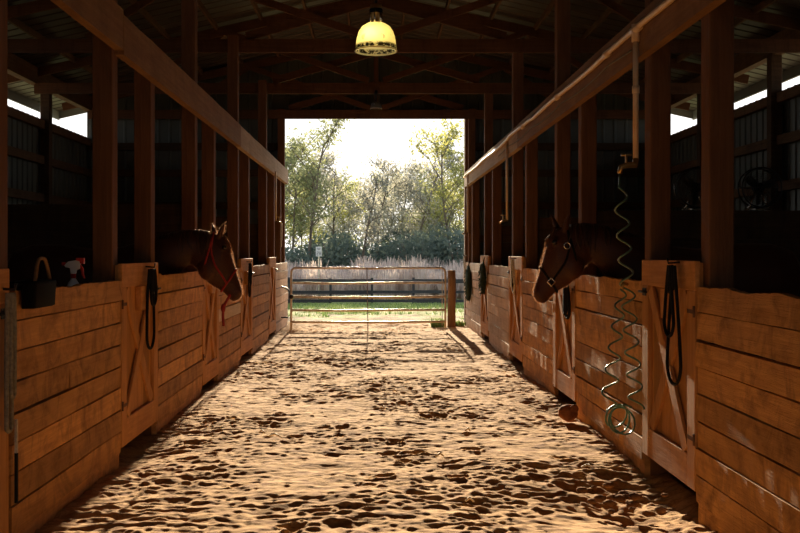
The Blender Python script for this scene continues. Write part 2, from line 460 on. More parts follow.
for s in (-1, 1):
    st = ribs(YF - .5, YB + .62, .3); V = []
    for t, o in st: V += [(0, t, roofz(0) + o), (s * 6.7, t, roofz(6.7) + o)]
    mb.add(V, [((2*i, 2*i+1, 2*i+3, 2*i+2) if s > 0 else (2*i, 2*i+2, 2*i+3, 2*i+1)) for i in range(len(st) - 1)])
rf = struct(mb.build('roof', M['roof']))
for s in (-1, 1):
    mb = MB(); mb.box(s * 6.66, s * 6.70, YF - .5, YB + .62, roofz(6.7) - .16, roofz(6.7) + .01)
    mb.bar((s * .01, YB + .60, roofz(0) - .07), (s * 6.7, YB + .60, roofz(6.7) - .07), .04, .15)
    mb.build('fascia', M['fascia'], rf)
    for x in (.5, 1.2, 1.95, 2.7, 3.5, 4.3, 5.1):
        mb = MB(); z = roofz(x) - .05
        mb.box(s * (x - .02), s * (x + .02), YF, YB - .05, z - .06, z + .035)
        mb.build('purlin', M['dimy'], rf)
    mb = MB(); mb.box(s * 5.72, s * 5.86, YF, YB - .1, roofz(5.8) - .31, roofz(5.8) - .03)
    mb.build('eave_beam', M['dimy'], rf)

# ------------------------------------------------------------------ posts
def post(x, y, z, label, group, sz=.14, name='wooden_post', mat='post'):
    mb = MB(); h = sz / 2
    nseg = 5; 
    for k in range(1):
        mb.box(x - h, x + h, y, y + sz, -.06, z)
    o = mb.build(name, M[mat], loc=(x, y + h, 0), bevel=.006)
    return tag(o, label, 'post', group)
TS, HS = 'tote-side row', 'hose-side row'
ORD = ['first', 'second', 'third', 'fourth', 'fifth', 'sixth']
LP = [(3.4, 4.655), (6.69, 7.84), (9.75, 10.88), (12.76, 13.84), (16.08, 17.30), (18.48, 19.28)]
RP = [(2.2, 3.3), (5.35, 6.5), (8.68, 9.85), (11.84, 13.0), (15.26, 16.38), (18.50, 19.28)]
LX, RX = -1.838, 1.858
tallL = {6.69, 9.75, 12.76, 16.08, 19.28}; tallR = {9.85, 13.0, 16.38, 19.28, 6.5}
def post_label(i, j, row):
    if i == 0: return 'dark post beside the hanging grey rope, %s' % row
    if i == 5: return ('square post just before the corner post at the barn opening, ' if j == 0 else 'corner post against the frame of the barn opening, ') + row
    return 'square wooden post at the %s jamb of the %s stall door, %s' % ('near' if j == 0 else 'far', ORD[i-1] + (' whole' if False else ''), row)
for i, pr in enumerate(LP):
    for j, y in enumerate(pr):
        if y < 4: continue
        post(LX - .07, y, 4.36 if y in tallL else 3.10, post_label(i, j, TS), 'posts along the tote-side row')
for i, pr in enumerate(RP):
    for j, y in enumerate(pr):
        if y < 4: continue
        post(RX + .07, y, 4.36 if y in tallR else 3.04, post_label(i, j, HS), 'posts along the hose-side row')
nm = iter(['outer wall post seen past the grey rope under the eave gap', 'outer wall post beyond the second tote-side stall', 'outer wall corner post behind the spray bottle stall'])
for y in (10.6, 13.6, 16.75): post(-5.78, y, 4.36, 'outer wall post under the eave, tote side, %s bay along' % ORD[[10.6,13.6,16.75].index(y)], 'outer wall posts', .16, 'wall_post', 'dim')
for y in (10.8, 13.85, 16.9): post(5.78, y, 4.36, 'outer wall post under the eave, hose side, %s bay along' % ORD[[10.8,13.85,16.9].index(y)], 'outer wall posts', .16, 'wall_post', 'dim')

# top rails (two planks per side, spliced) --------------------------------
def rail(x0, x1, y0, y1, z0, z1, label, m='rail'):
    mb = MB(); n = 14
    V = []
    for k in range(n + 1):
        y = y0 + (y1 - y0) * k / n; w1 = .006 * mnoise.noise(Vector((y * 1.3, z0, 0))); w2 = .008 * mnoise.noise(Vector((y * 1.9, z0 + 5, 0)))
        V += [(x0, y, z0 + w1), (x1, y, z0 + w1), (x1, y, z1 + w2), (x0, y, z1 + w2)]
    F = [(0,1,2,3), (4*n+3, 4*n+2, 4*n+1, 4*n)]
    for k in range(n):
        b = 4 * k
        for a in range(4): F.append((b + a, b + 4 + a, b + 4 + (a + 1) % 4, b + (a + 1) % 4))
    mb.add(V, F)
    o = mb.build('top_rail', M[m], loc=((x0 + x1)/2, y0, z0), fixn=True)
    return tag(o, label, 'rail')
rail(-1.838, -1.775, 1.5, 6.75, 2.885, 3.17, 'wide sawn plank rail above the black tote, ending at a notched splice')
rail(-1.838, -1.772, 6.755, 12.6, 2.855, 3.135, 'wide sawn plank rail above the horse in the red halter')
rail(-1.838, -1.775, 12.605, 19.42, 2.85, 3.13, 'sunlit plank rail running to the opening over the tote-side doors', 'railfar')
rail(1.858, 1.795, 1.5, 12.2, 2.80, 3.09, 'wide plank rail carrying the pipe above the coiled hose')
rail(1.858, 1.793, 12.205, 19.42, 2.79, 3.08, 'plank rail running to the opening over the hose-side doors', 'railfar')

# ------------------------------------------------------------------ plank stall fronts
def front(s, xf, y0, y1, label, nb=8, z0=-.02, ztop=1.28, chew=True, pale=None, m='board'):
    """xf: aisle face |x|; boards .042 thick; s = side sign"""
    loc = (s * xf, y0, 0)
    mb = MB(); H = (ztop - .06) / nb; z = .06
    pl = None
    for k in range(nb):
        # each course is one or two boards with slightly sprung lengths
        zt = z + H - random.uniform(.005, .015)
        cuts = [y0, y1]
        if random.random() < .12: cuts.insert(1, y0 + (y1 - y0) * random.uniform(.35, .65))
        for a, b in zip(cuts, cuts[1:]):
            n = max(4, int((b - a) / .05)); yaw = random.uniform(-.012, .012); dx = random.uniform(-.004, .006); tilt = random.uniform(-.004, .008); V = []; sl = random.uniform(-.006, .006)
            t = mb
            if pale is not None and k == pale: t = pl = MB()
            for q in range(n + 1):
                y = a + .002 + (b - a - .004) * q / n
                zz = zt + sl * q / n
                if k == nb - 1 and chew: zz = zt + .018 * mnoise.noise(Vector((y * 3.1, s * 7, 1))) + .012 * mnoise.noise(Vector((y * 11, s, 4)))
                zb = z + .004 * mnoise.noise(Vector((y * 2, z * 9, s)))
                cu = .005 * mnoise.noise(Vector((y * 2.2, z * 5, 8 * s))) + .003 * mnoise.noise(Vector((y * 6, z * 9, 8 * s))) + yaw * (q / n - .5) * (b - a) * .5
                V += [(s * (xf + .040), y, zb), (s * (xf - dx + cu), y, zb), (s * (xf - dx - tilt + cu), y, zz), (s * (xf + .040), y, zz)]
            F = [(0,1,2,3), (4*n+3, 4*n+2, 4*n+1, 4*n)]
            for q in range(n):
                c = 4 * q
                for e in range(4): F.append((c + e, c + 4 + e, c + 4 + (e + 1) % 4, c + (e + 1) % 4))
            t.add(V, F)
        z += H
    # skirting board set back at the foot
    mb.box(s * (xf + .012), s * (xf + .05), y0, y1, -.16, .065)
    o = mb.build('stall_front', M[m], loc=loc, fixn=True)
    if pl is not None:
        p = pl.build('board', M['pale'], o, loc=loc, fixn=True); p['label'] = 'pale bare replacement board'
    return tag(o, label, 'stall wall', 'plank stall fronts')
front(-1, 1.79, 4.72, 6.735, 'plank stall front with the black tote hung on it')
front(-1, 1.79, 7.855, 9.895, 'plank stall front the horse in the red halter leans over')
front(-1, 1.79, 10.905, 12.675, 'plank stall front with one pale bare board', pale=4)
front(-1, 1.79, 13.885, 16.045, 'plank stall front between the third and fourth doors, tote-side row')
front(-1, 1.79, 17.105, 19.45, 'sunlit plank stall front ending at the gate hinge, tote-side row', m='bleached_hazed')
front(1, 1.81, 2.2, 5.425, 'plank stall front beside the black rope door, running out of frame', 8)
front(1, 1.81, 6.505, 8.695, 'plank stall front behind the coiled hose')
front(1, 1.81, 9.785, 11.845, 'plank stall front with light streaks, past the horse in black halter')
front(1, 1.81, 13.055, 15.445, 'plank stall front between the third and fourth doors, hose-side row', m='bleached_hazed')
front(1, 1.81, 16.555, 19.45, 'sunlit plank stall front ending by the round gate post, hose-side row', m='bleached_hazed')

# ------------------------------------------------------------------ stall doors
def door(s, xf, y0, y1, zb, zt, label):
    """aisle face at |x| = xf"""
    t = thing('stall_door', label, 'door', (s * xf, (y0 + y1) / 2, zb), 'stall doors')
    X = lambda a: s * (xf + a)
    mb = MB(); nb = 6
    for k in range(nb):
        a = y0 + (y1 - y0) * k / nb; b = y0 + (y1 - y0) * (k + 1) / nb
        mb.box(X(.030), X(.050), a + .002, b - .002, zb + .01, zt - .01)
    mb.build('board_panel', M['door'], t, loc=(s * xf, y0, zb))
    sw = .135
    for a, b in ((y0, y0 + sw), (y1 - sw, y1)):
        MB().box(X(0), X(.031), a, b, zb, zt - .17).build('stile', M['door'], t, loc=(s * xf, a, zb), bevel=.004)
    for a, b, nme in ((zb, zb + .19, 'bottom_rail'), (zt - .17, zt, 'top_rail')):
        mb = MB()
        if nme == 'top_rail': mb.box(X(-.002), X(.031), y0 - .005, y1 + .005, a, b)
        else: mb.box(X(.001), X(.031), y0 + sw + .002, y1 - sw - .002, a, b)
        mb.build(nme, M['doorx'], t, loc=(s * xf, y0, a), bevel=.004)
    ya, yb = y0 + sw + .04, y1 - sw - .04
    za, zc = zb + .20, zt - .19
    for (p, q, off) in (((ya, za), (yb, zc), .012), ((ya, zc), (yb, za), .020)):
        mb = MB(); mb.bar((X(off), p[0], p[1]), (X(off), q[0], q[1]), .10, .022, up=(s, 0, 0))
        mb.build('brace', M['door'], t, loc=(s * xf, p[0], p[1]), bevel=.003)
    for z in (zt - .30, zb + .28):
        mb = MB(); mb.box(X(-.004), X(.001), y0 + .0, y0 + .12, z, z + .022); mb.tube([(X(-.004), y0 + .002, z - .02), (X(-.004), y0 + .002, z + .045)], .007)
        mb.build('hinge', M['rust'], t, loc=(s * xf, y0, z))
    mb = MB(); z = zt - .24
    mb.box(X(-.005), X(0), y1 - .10, y1 - .02, z, z + .05); mb.tube([(X(-.012), y1 - .13, z + .025), (X(-.012), y1 + .03, z + .025)], .009)
    mb.build('latch', M['iron'], t, loc=(s * xf, y1, z))
    # block with the hook
    MB().box(X(-.018), X(.03), (y0 + y1)/2 - .06, (y0 + y1)/2 + .06, zt - .36, zt - .175).build('hook_block', M['doorx'], t, loc=(s * xf, (y0+y1)/2, zt - .3), bevel=.004)
    return t
DL = [(3.45, 4.66), (6.74, 7.85), (9.90, 10.90), (12.68, 13.88), (16.05, 17.10)]
DR = [(5.43, 6.50), (8.70, 9.78), (11.85, 13.05), (15.45, 16.55)]
lab = ['stall door at the frame edge with grey rope hung beside it', 'stall door beside the tote panel with black rope looped over it',
       'stall door just past the horse in the red halter', 'stall door past the pale board with thin black strap', 'stall door by the gate hinge, last of the tote-side row']
for (a, b), l in zip(DL, lab): door(-1, 1.782, a, b, .09, 1.385, l)
lab = ['large stall door beside the coiled hose with long black rope', 'stall door behind the head of the horse in black halter, clay clod at its foot',
       'stall door with a coiled black and white rope', 'stall door with a dark green hay bundle, near the round gate post']
for (a, b), l in zip(DR, lab): door(1, 1.802, a, b, .11, 1.415, l)

# ------------------------------------------------------------------ stall partitions
def partition(s, y, zt, label):
    mb = MB(); x0 = 1.97 ; n = 7; H = zt / n
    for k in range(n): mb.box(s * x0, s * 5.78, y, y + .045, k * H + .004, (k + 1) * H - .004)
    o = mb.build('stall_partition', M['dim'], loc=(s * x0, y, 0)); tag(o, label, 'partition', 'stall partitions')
partition(-1, 6.74, 1.2, 'low dark board partition behind the spray bottle')
partition(-1, 9.80, 1.96, 'dark board partition behind the black tote stall, level with the second tote-side door')
partition(-1, 12.82, 1.95, 'dark board partition beyond the horse in the red halter')
partition(-1, 16.14, 1.95, 'dark board partition level with the fourth tote-side door')
partition(1, 8.73, 1.85, 'dark board partition the fans stand on')
partition(1, 11.9, 1.9, 'dark board partition beyond the horse in black halter')
partition(1, 15.32, 1.9, 'dark board partition level with the fourth hose-side door')

# ------------------------------------------------------------------ trusses
def truss(y, label, ends=5.78):
    t = thing('roof_truss', label, 'truss', (0, y, 4.15), 'roof trusses')
    def mem(n, p, q, w=.04, h=.14, dy=0, m='truss_x'):
        mb = MB(); mb.bar((p[0], y + dy, p[1]), (q[0], y + dy, q[1]), w, h); mb.build(n, M[m], t, loc=(p[0], y, p[1]))
    mem('bottom_chord', (-ends, 4.245), (ends, 4.245), .045, .18)
    for s in (-1, 1):
        mem('rafter', (s * 6.3, roofz(6.3) - .12), (s * .01, roofz(0) - .17), .04, .15)
        mem('web_brace', (s * 1.75, 4.38), (s * .03, 4.86), .04, .12, .045)
        mem('web_brace', (s * 2.55, roofz(2.55) - .18), (s * .12, 4.37), .04, .10, -.045)
        mem('web_brace', (s * 2.6, roofz(2.6) - .18), (s * 3.9, 4.36), .04, .10, .045)
    mem('king_post', (0, 4.30), (0, 5.78), .04, .075, -.05, 'truss_z')
    return t
truss(9.82, 'roof truss the glowing lamp hangs from, its chord out of frame')
truss(12.92, 'roof truss whose bottom chord passes behind the glowing lamp')
truss(16.25, 'roof truss whose bottom chord lies under the other chord, second lamp below it')
truss(19.30, 'roof truss set against the end wall just above the opening')

# ------------------------------------------------------------------ lamps
def bellmat(lit):
    m, nt, b = newmat('amber_glass' if lit else 'dull_glass', .35, (.9,.8,.5) if lit else (.15,.15,.14))
    if lit:
        tc = nd(nt, 'ShaderNodeTexCoord'); sp = nd(nt, 'ShaderNodeSeparateXYZ'); nt.links.new(tc.outputs['Object'], sp.inputs[0])
        n = noise(nt, mapping(nt, tc.outputs['Object'], (1, 1, 1.6)), 26, 4, .7)
        n2 = noise(nt, mapping(nt, tc.outputs['Object'], (1, 1, .6)), 11, 3, .6)
        # painted frieze of dark brushwork low on the shade
        band = ramp(nt, sp.outputs[2], [(.010, 0), (.018, 1), (.045, 1), (.07, 0)])
        hi = ramp(nt, sp.outputs[2], [(.06, 0), (.09, 1), (.13, 1), (.16, 0)])
        a = nd(nt, 'ShaderNodeMath', operation='MULTIPLY'); nt.links.new(band, a.inputs[0]); nt.links.new(ramp(nt, n, [(.40, 0), (.50, 1)]), a.inputs[1])
        a2 = nd(nt, 'ShaderNodeMath', operation='MULTIPLY'); nt.links.new(hi, a2.inputs[0]); nt.links.new(ramp(nt, n2, [(.60, 0), (.66, .5)]), a2.inputs[1])
        mxx = nd(nt, 'ShaderNodeMath', operation='MAXIMUM'); nt.links.new(a.outputs[0], mxx.inputs[0]); nt.links.new(a2.outputs[0], mxx.inputs[1])
        col = mixc(nt, mxx.outputs[0], (.93,.86,.58), (.03,.022,.01))
        nt.links.new(col, b.inputs['Base Color'])
        t = nd(nt, 'ShaderNodeBsdfTranslucent'); nt.links.new(col, t.inputs[0])
        mx = nd(nt, 'ShaderNodeMixShader'); mx.inputs[0].default_value = .75
        nt.links.new(b.outputs[0], mx.inputs[1]); nt.links.new(t.outputs[0], mx.inputs[2]); nt.links.new(mx.outputs[0], nt.nodes['Material Output'].inputs[0])
    return m
def lamp(x, y, zb, R, H, ztop, lit, label):
    t = thing('pendant_lamp', label, 'lamp', (x, y, zb))
    prof = [(R, 0), (R*.99, H*.06), (R*.965, H*.25), (R*.92, H*.48), (R*.83, H*.70), (R*.68, H*.87), (R*.45, H*.98), (R*.25, H)]
    mb = MB(); mb.lathe(prof + [(r - .006, h - .004) for r, h in prof[::-1]], (x, y, zb), 40)
    mb.build('lamp_shade', bellmat(lit), t, loc=(x, y, zb))
    mb = MB(); mb.tube([(x + R*math.cos(a)*1.005, y + R*math.sin(a)*1.005, zb + .004) for a in [2*PI*k/40 for k in range(40)]], .006, 6, closed=True)
    mb.build('rim_band', M['brass'] if lit else M['white'], t, loc=(x, y, zb))  # white rim on the unlit lamp paints in a bright reflection
    zt = zb + H
    mb = MB(); mb.lathe([(.001, .19), (R*.26, .19), (R*.30, .15), (R*.30, .11), (R*.24, .10), (R*.24, .02), (R*.28, .0), (R*.28, -.01), (.001, -.01)], (x, y, zt), 20)
    mb.build('socket_housing', M['brass'] if lit else M['iron'], t, loc=(x, y, zt))
    if lit:
        mb = MB(); mb.lathe([(R*.305, .145), (R*.315, .14), (R*.315, .105), (R*.305, .10)], (x, y, zt), 20); mb.build('black_collar', M['blackp'], t, loc=(x, y, zt))
        mb = MB()
        for k in range(6):
            a = k * PI / 3 + .3
            mb.tube([(x + R*.27*math.cos(a), y + R*.27*math.sin(a), zt), (x + R*.27*math.cos(a), y + R*.27*math.sin(a), zt + .10)], .008, 6)
        mb.build('bright_stud', M['chrome'], t, loc=(x, y, zt))
    mb = MB(); mb.tube([(x, y, zt + .18), (x, y, ztop)], .014, 8); mb.build('hanging_stem', M['iron'], t, loc=(x, y, zt))
    mb = MB(); mb.ball((x - R*.22, y - R*.55, zb + H*.5), .030, 12, 8, (1, 1, 1.25))
    if lit:
        e, nte, eb = newmat('lit_bulb', .4, (1,.9,.6)); eb.inputs['Emission Color'].default_value = (1,.84,.48,1); eb.inputs['Emission Strength'].default_value = 85
    else: e = M['white']
    mb.build('light_bulb', e, t, loc=(x, y, zt))
    return t
lamp(.0, 9.74, EYE + (253-51.5)*9.74/960, .212, .285, 4.17, True, 'glowing amber glass bell lamp with dark painted frieze')
lamp(.0, 16.12, EYE + (253-109)*16.12/960, .095, .12, 4.17, False, 'small unlit bell lamp with bright rim above the opening')

# ------------------------------------------------------------------ pipes, hose
def xa(x): return x
t = thing('water_pipe', 'tan plastic water pipe along the rail dropping to a tap by the coiled hose', 'pipe', (1.775, 6.6, 2.06))
mb = MB(); pts = []
for k in range(60):
    y = 3.2 + (19.3 - 3.2) * k / 59
    pts.append((1.772, y, 2.985 + .008 * math.sin(y * 2.1) + (.02 if 11 < y < 13 else 0)))
mb.tube(pts, .021, 8); mb.build('long_pipe', M['pvc'], t, loc=(1.77, 6.6, 2.98))
mb = MB(); mb.tube([(1.772, 6.55, 2.98), (1.772, 6.55, 2.10)], .020, 8)
mb.build('drop_pipe', M['pvc'], t, loc=(1.77, 6.55, 2.1))
mb = MB(); mb.tube([(1.772, 6.45, 2.985), (1.772, 6.65, 2.985)], .029, 8); mb.tube([(1.772, 6.55, 3.02), (1.772, 6.55, 2.90)], .029, 8)
mb.build('tee_fitting', M['pvc'], t, loc=(1.77, 6.55, 2.98))
for yy in (7.36, 9.4, 11.6): MB().tube([(1.772, yy - .06, 2.985), (1.772, yy + .06, 2.985)], .029, 8).build('pipe_coupling', M['pvc'], t, loc=(1.77, yy, 2.98))
MB().tube([(1.772, 6.55, 2.60), (1.772, 6.55, 2.55)], .026, 8).build('pipe_coupling', M['pvc'], t, loc=(1.77, 6.55, 2.55))
mb = MB(); mb.tube([(1.772, 6.55, 2.10), (1.765, 6.54, 2.06), (1.70, 6.52, 2.055), (1.665, 6.52, 2.045), (1.655, 6.52, 2.0)], [.022,.022,.02,.018,.018], 8)
mb.tube([(1.70, 6.52, 2.06), (1.70, 6.52, 2.12)], .008, 6); mb.tube([(1.665, 6.52, 2.125), (1.735, 6.52, 2.125)], .008, 6)
mb.build('tap', M['brass'], t, loc=(1.7, 6.52, 2.05))
# grey cable sagging below the pipe
mb = MB(); pts = [(1.782, y, 2.90 - .03 * abs(math.sin(y * 1.7))) for y in np.linspace(6.7, 14, 50)]
mb.tube(pts, .006, 6); tag(mb.build('thin_cable', M['grey'], loc=(1.78, 9, 2.9)), 'thin grey cable sagging under the pipe on the rail', 'cable')

t = thing('hanging_coiled_hose', 'green coiled hose hanging from the tap down the plank wall', 'hose', (1.64, 6.55, .25))
hm, hnt, hb = newmat('green_hose', .3, (.10,.19,.13)); M['hose'] = hm; hb.inputs['Coat Weight'].default_value = .4
def helix(cx0, cz0, cx1, cz1, turns, r0, r1, y, n=14):
    pts = []; N = int(turns * n)
    for k in range(N + 1):
        f = k / N; a = 2 * PI * turns * f
        # loosen toward the foot: turns bunch up
        g = f ** .92
        r = r0 + (r1 - r0) * f
        pts.append((cx0 + (cx1 - cx0) * f + r * math.sin(a), y + r * .9 * math.cos(a), cz0 + (cz1 - cz0) * g))
    return pts
A = [(1.655, 6.52, 2.0), (1.652, 6.51, 1.94)] + helix(1.635, 1.90, 1.742, .42, 9.3, .043, .050, 6.42)
mb = MB(); mb.tube(A, .0068, 7); mb.build('down_coil', hm, t, loc=(1.65, 6.5, 2.0))
B = helix(1.545, .40, 1.64, 1.22, 5.6, .055, .03, 6.40)
L = []
for k in range(46):
    a = 2 * PI * k / 15; L.append((1.66 + .085 * math.cos(a + 1) - .07 * (k / 45), 6.40 + .045 * math.sin(a * 1.2), .36 + .085 * math.sin(a + 1) - .02 * math.sin(k / 9)))
mb = MB(); mb.tube(L, .0068, 7); mb.build('foot_loops', hm, t, loc=(1.62, 6.4, .36))
mb = MB(); mb.tube(B, .0068, 7); mb.build('return_coil', hm, t, loc=(1.6, 6.4, .8))
mb = MB(); mb.tube([(1.64, 6.40, 1.22), (1.65, 6.40, 1.26), (1.68, 6.42, 1.25)], .012, 7); mb.build('hose_end', M['brass'], t, loc=(1.6, 6.42, 1.22))

def droppipe(x, s, y, zt, zb, label):
    t = thing('hanging_tap_pipe', label, 'pipe', (x, y, zb))
    MB().tube([(x, y, zt), (x, y, zb)], .017, 7).build('drop_pipe', M['pvc'], t, loc=(x, y, zb))
    mb = MB(); mb.tube([(x, y, zb + .03), (x, y, zb), (x - s * .06, y - .05, zb - .01), (x - s * .11, y - .08, zb - .03)], .016, 7)
    mb.tube([(x - s*.06, y - .05, zb), (x - s*.06, y - .05, zb + .07)], .008, 6); mb.tube([(x - s*.09, y - .05, zb + .07), (x - s*.03, y - .05, zb + .07)], .009, 6)
    mb.build('tap', M['brass'], t, loc=(x, y, zb))
droppipe(1.775, 1, 13.0, 2.97, 1.90, 'short drop pipe with a tap above the black and white rope')
droppipe(-1.765, -1, 16.9, 2.9, 2.02, 'drop pipe with a tap by the fourth tote-side door')
droppipe(1.775, 1, 18.6, 2.97, 1.86, 'drop pipe with a curved tap beside the barn opening')

# ------------------------------------------------------------------ ropes
def uloop(x, y, zt, zb, wd, n=18, jx=0):
    P = []
    for k in range(n + 1):
        a = PI * k / n
        yy = y + wd / 2 * math.cos(a) * (1 if True else 0)
        P.append((x, yy, zb + wd * .5 * (1 - math.sin(a))))
    top = [(x, y + wd * .12, zt)]
    return [(x + jx, y + wd * .10, zt), (x + jx, y + wd * .38, (zt + zb) / 2 + .05)] + P + [(x - jx, y - wd * .38, (zt + zb) / 2 + .05), (x - jx, y - wd * .10, zt)]
def smooth(P, it=2):
    P = [Vector(p) for p in P]
    for _ in range(it):
        Q = [P[0]]
        for a, b in zip(P, P[1:]): Q += [a * .75 + b * .25, a * .25 + b * .75]
        P = Q + [P[-1]]
    return P
def rope(s, xf, y, zt, long_, short, wd, label, mat='black', r=.010, bundle=4, mat2=None, name='hanging_rope', blen=.22):
    x = s * (xf - .025)
    t = thing(name, label, 'rope', (x, y, zt))
    mb = MB()
    mb.tube([(s * (xf + .02), y, zt + .02), (s * (xf - .05), y, zt + .015), (s * (xf - .055), y, zt + .045)], .007, 6); mb.build('hook', M['iron'], t, loc=(x, y, zt))
    mb = MB(); mb.tube(smooth(uloop(x, y - wd * .1, zt, zt - long_, wd, jx=.004)), r, 7); mb.build('long_loop', M[mat], t, loc=(x, y, zt))
    mb = MB(); mb.tube(smooth(uloop(x - s * .012, y + wd * .12, zt, zt - short, wd * .7, jx=.004)), r, 7); mb.build('short_loop', M[mat2 or mat], t, loc=(x, y, zt))
    if bundle:
        mb = MB()
        for k in range(bundle):
            mb.tube(smooth(uloop(x - s * (.006 + .008 * (k % 3)), y + (k - bundle / 2) * .014, zt, zt - blen - .02 * (k % 3), .055, jx=.003)), r, 7)
        mb.build('wrapped_coils', M[mat], t, loc=(x, y, zt))
    return t
rope(-1, 1.762, 7.42, 1.335, .61, .28, .24, 'black rope looped long over the door beside the tote panel', r=.011, bundle=2, blen=.16)
rope(-1, 1.762, 13.2, 1.32, .46, .30, .15, 'thin dark rope on the door beyond the pale board', r=.010, bundle=2)
rope(1, 1.782, 5.69, 1.385, .70, .42, .26, 'long black rope hanging on the door beside the coiled hose', r=.010, bundle=2, blen=.14)
rope(1, 1.785, 8.85, 1.20, .34, .30, .20, 'black rope loops under the jaw of the horse in black halter', r=.014, bundle=3, blen=.26)
rope(1, 1.782, 12.3, 1.37, .42, .34, .20, 'black and white coiled rope on the third hose-side door', mat='wrope', mat2='black', r=.012, bundle=3, blen=.3)
rope(1, 1.775, 18.9, 1.40, .75, .5, .16, 'pale rope draped at the end of the hose-side row by the opening', mat='wrope', r=.012, bundle=2)
rope(-1, 1.765, 17.6, 2.0, .42, .3, .1, 'thin tan rope hanging under the tap beside the opening, tote side', mat='wrope', r=.012, bundle=0)
rope(-1, 1.775, 4.585, 1.27, .66, .5, .06, 'faded grey rope hanging at the frame edge beside the tote panel', mat='grey', r=.012, bundle=0)
t = thing('hanging_strap', 'dark strap with pale clip at the near end of the tote panel', 'strap', (-1.765, 4.73, .23))
MB().bar((-1.772, 4.73, .475), (-1.772, 4.73, .23), .012, .022, up=(0,1,0)).build('webbing', M['black'], t, loc=(-1.77, 4.73, .23))
MB().bar((-1.772, 4.73, .64), (-1.772, 4.73, .475), .012, .016, up=(0,1,0)).build('pale_clip', M['wrope'], t, loc=(-1.77, 4.73, .475))
# red strap hanging from the halter of the tote-side horse
def haybundle(x, y, zt, zb, w, label):
    t = thing('hay_net', label, 'hay net', (x, y, zb))
    mb = MB(); n = 14; rings = []
    for k in range(n + 1):
        f = k / n; z = zb + (zt - zb) * f
        r = w * (.25 + .9 * math.sin(PI * min(1, f * .93 + .07)) ** .6) * .5
        rings.append([Vector((x + .36*r*math.cos(a)*(1+.25*mnoise.noise(Vector((k,a*2,x)))), y + r*math.sin(a)*(1+.25*mnoise.noise(Vector((k,a*2,y)))), z)) for a in [2*PI*q/12 for q in range(12)]])
    mb.loft(rings)
    for _ in range(260):
        f = random.random(); z = zb + (zt - zb) * f; a = random.uniform(0, 2*PI); r = w * (.25 + .9*math.sin(PI*min(1,f*.93+.07))**.6)*.5
        p = Vector((x + .36*r*math.cos(a), y + r*math.sin(a), z)); q = p + Vector((random.uniform(-.03,0) + .01*math.cos(a), random.uniform(-.03,.03) + .03*math.sin(a), random.uniform(-.05,.03)))
        mb.bar(p, q, .006, .006)
    mb.build('netting', M['net'], t, loc=(x, y, zb))
    MB().tube([(x, y, zt - .02), (x + .02, y, zt + .08)], .008, 6).build('drawstring', M['black'], t, loc=(x, y, zt))
haybundle(1.745, 15.65, 1.31, .80, .24, 'bushy dark green bundle hung on the fourth hose-side door')
haybundle(1.75, 18.2, 1.22, .56, .28, 'bushy dark green bundle hung on planks nearest the opening'.replace('nearest', 'close by'))

# ------------------------------------------------------------------ tote, spray bottle, ledge
t = thing('grooming_tote', 'black grooming tote with trapezoid handle hung over the plank wall', 'tote', (-1.72, 5.2, 1.15))
rings = []
for k, (z, g) in enumerate([(1.180, .0), (1.187, .012), (1.25, .014), (1.30, .018), (1.318, .016)]):
    ya, yb, xa_, xb = 4.80 - g*.4, 5.10 + g, -1.778, -1.715 + g
    R = []
    for (cx, cyy, a0) in ((xb - .02, yb - .02, 0), (xa_ + .01, yb - .02, 1), (xa_ + .01, ya + .02, 2), (xb - .02, ya + .02, 3)):
        for q in range(4):
            a = (a0 + q / 3) * PI / 2; R.append(Vector((cx + (.02 if a0 in (0,3) else .008) * math.cos(a), cyy + .02 * math.sin(a), z)))
    rings.append(R)
MB().loft(rings).build('tote_body', M['blackp'], t, loc=(-1.72, 5.2, 1.15))
mb = MB(); mb.tube(smooth([(-1.73, 4.87, 1.31), (-1.73, 4.91, 1.425), (-1.73, 4.975, 1.435), (-1.73, 5.03, 1.425), (-1.73, 5.10, 1.31)], 1), .010, 7)
mb.build('handle', M['rail'], t, loc=(-1.72, 5.2, 1.37))
mb = MB(); mb.box(-1.86, -1.765, 4.76, 5.22, 1.295, 1.318); mb.box(-1.88, -1.858, 4.76, 5.22, .95, 1.318); mb.build('hanging_flap', M['blackp'], t, loc=(-1.8, 5.1, 1.3), bevel=.01)
mb = MB(); mb.box(-2.06, -1.84, 5.85, 6.5, 1.10, 1.125); mb.bar((-1.85, 5.95, .98), (-2.04, 5.95, 1.10), .03, .04); mb.bar((-1.85, 6.4, .98), (-2.04, 6.4, 1.10), .03, .04)
tag(mb.build('ledge_shelf', M['dim'], loc=(-1.95, 6.2, 1.1)), 'narrow ledge inside the plank wall under the spray bottle', 'shelf')
bx, by = -1.945, 6.17
t = thing('spray_bottle', 'white spray bottle with red trigger standing behind the plank wall', 'bottle', (bx, by, 1.126))
MB().lathe([(.001, 0), (.036, 0), (.039, .008), (.039, .115), (.034, .14), (.018, .165), (.014, .18), (.001, .18)], (bx, by, 1.126), 20).build('bottle_body', M['white'], t, loc=(bx, by, 1.126))
MB().lathe([(.0395, .03), (.0400, .032), (.0400, .10), (.0395, .102)], (bx, by, 1.126), 20).build('label_band', M['red'], t, loc=(bx, by, 1.126))
z = 1.126 + .18
MB().lathe([(.001, 0), (.017, 0), (.017, .028), (.001, .028)], (bx, by, z - .008), 14).build('cap', M['red'], t, loc=(bx, by, z))
mb = MB(); V = []
prof = [(-.055, .075), (-.03, .10), (.02, .108), (.045, .10), (.048, .055), (.02, .045), (.016, .02), (-.016, .02), (-.02, .058), (-.05, .062)]
V = [(bx + a, by - .014, z + b) for a, b in prof] + [(bx + a, by + .014, z + b) for a, b in prof]; n = len(prof)
mb.add(V, [tuple(range(n)), tuple(range(n, 2*n))[::-1]] + [(i, i + n, (i+1) % n + n, (i+1) % n) for i in range(n)])
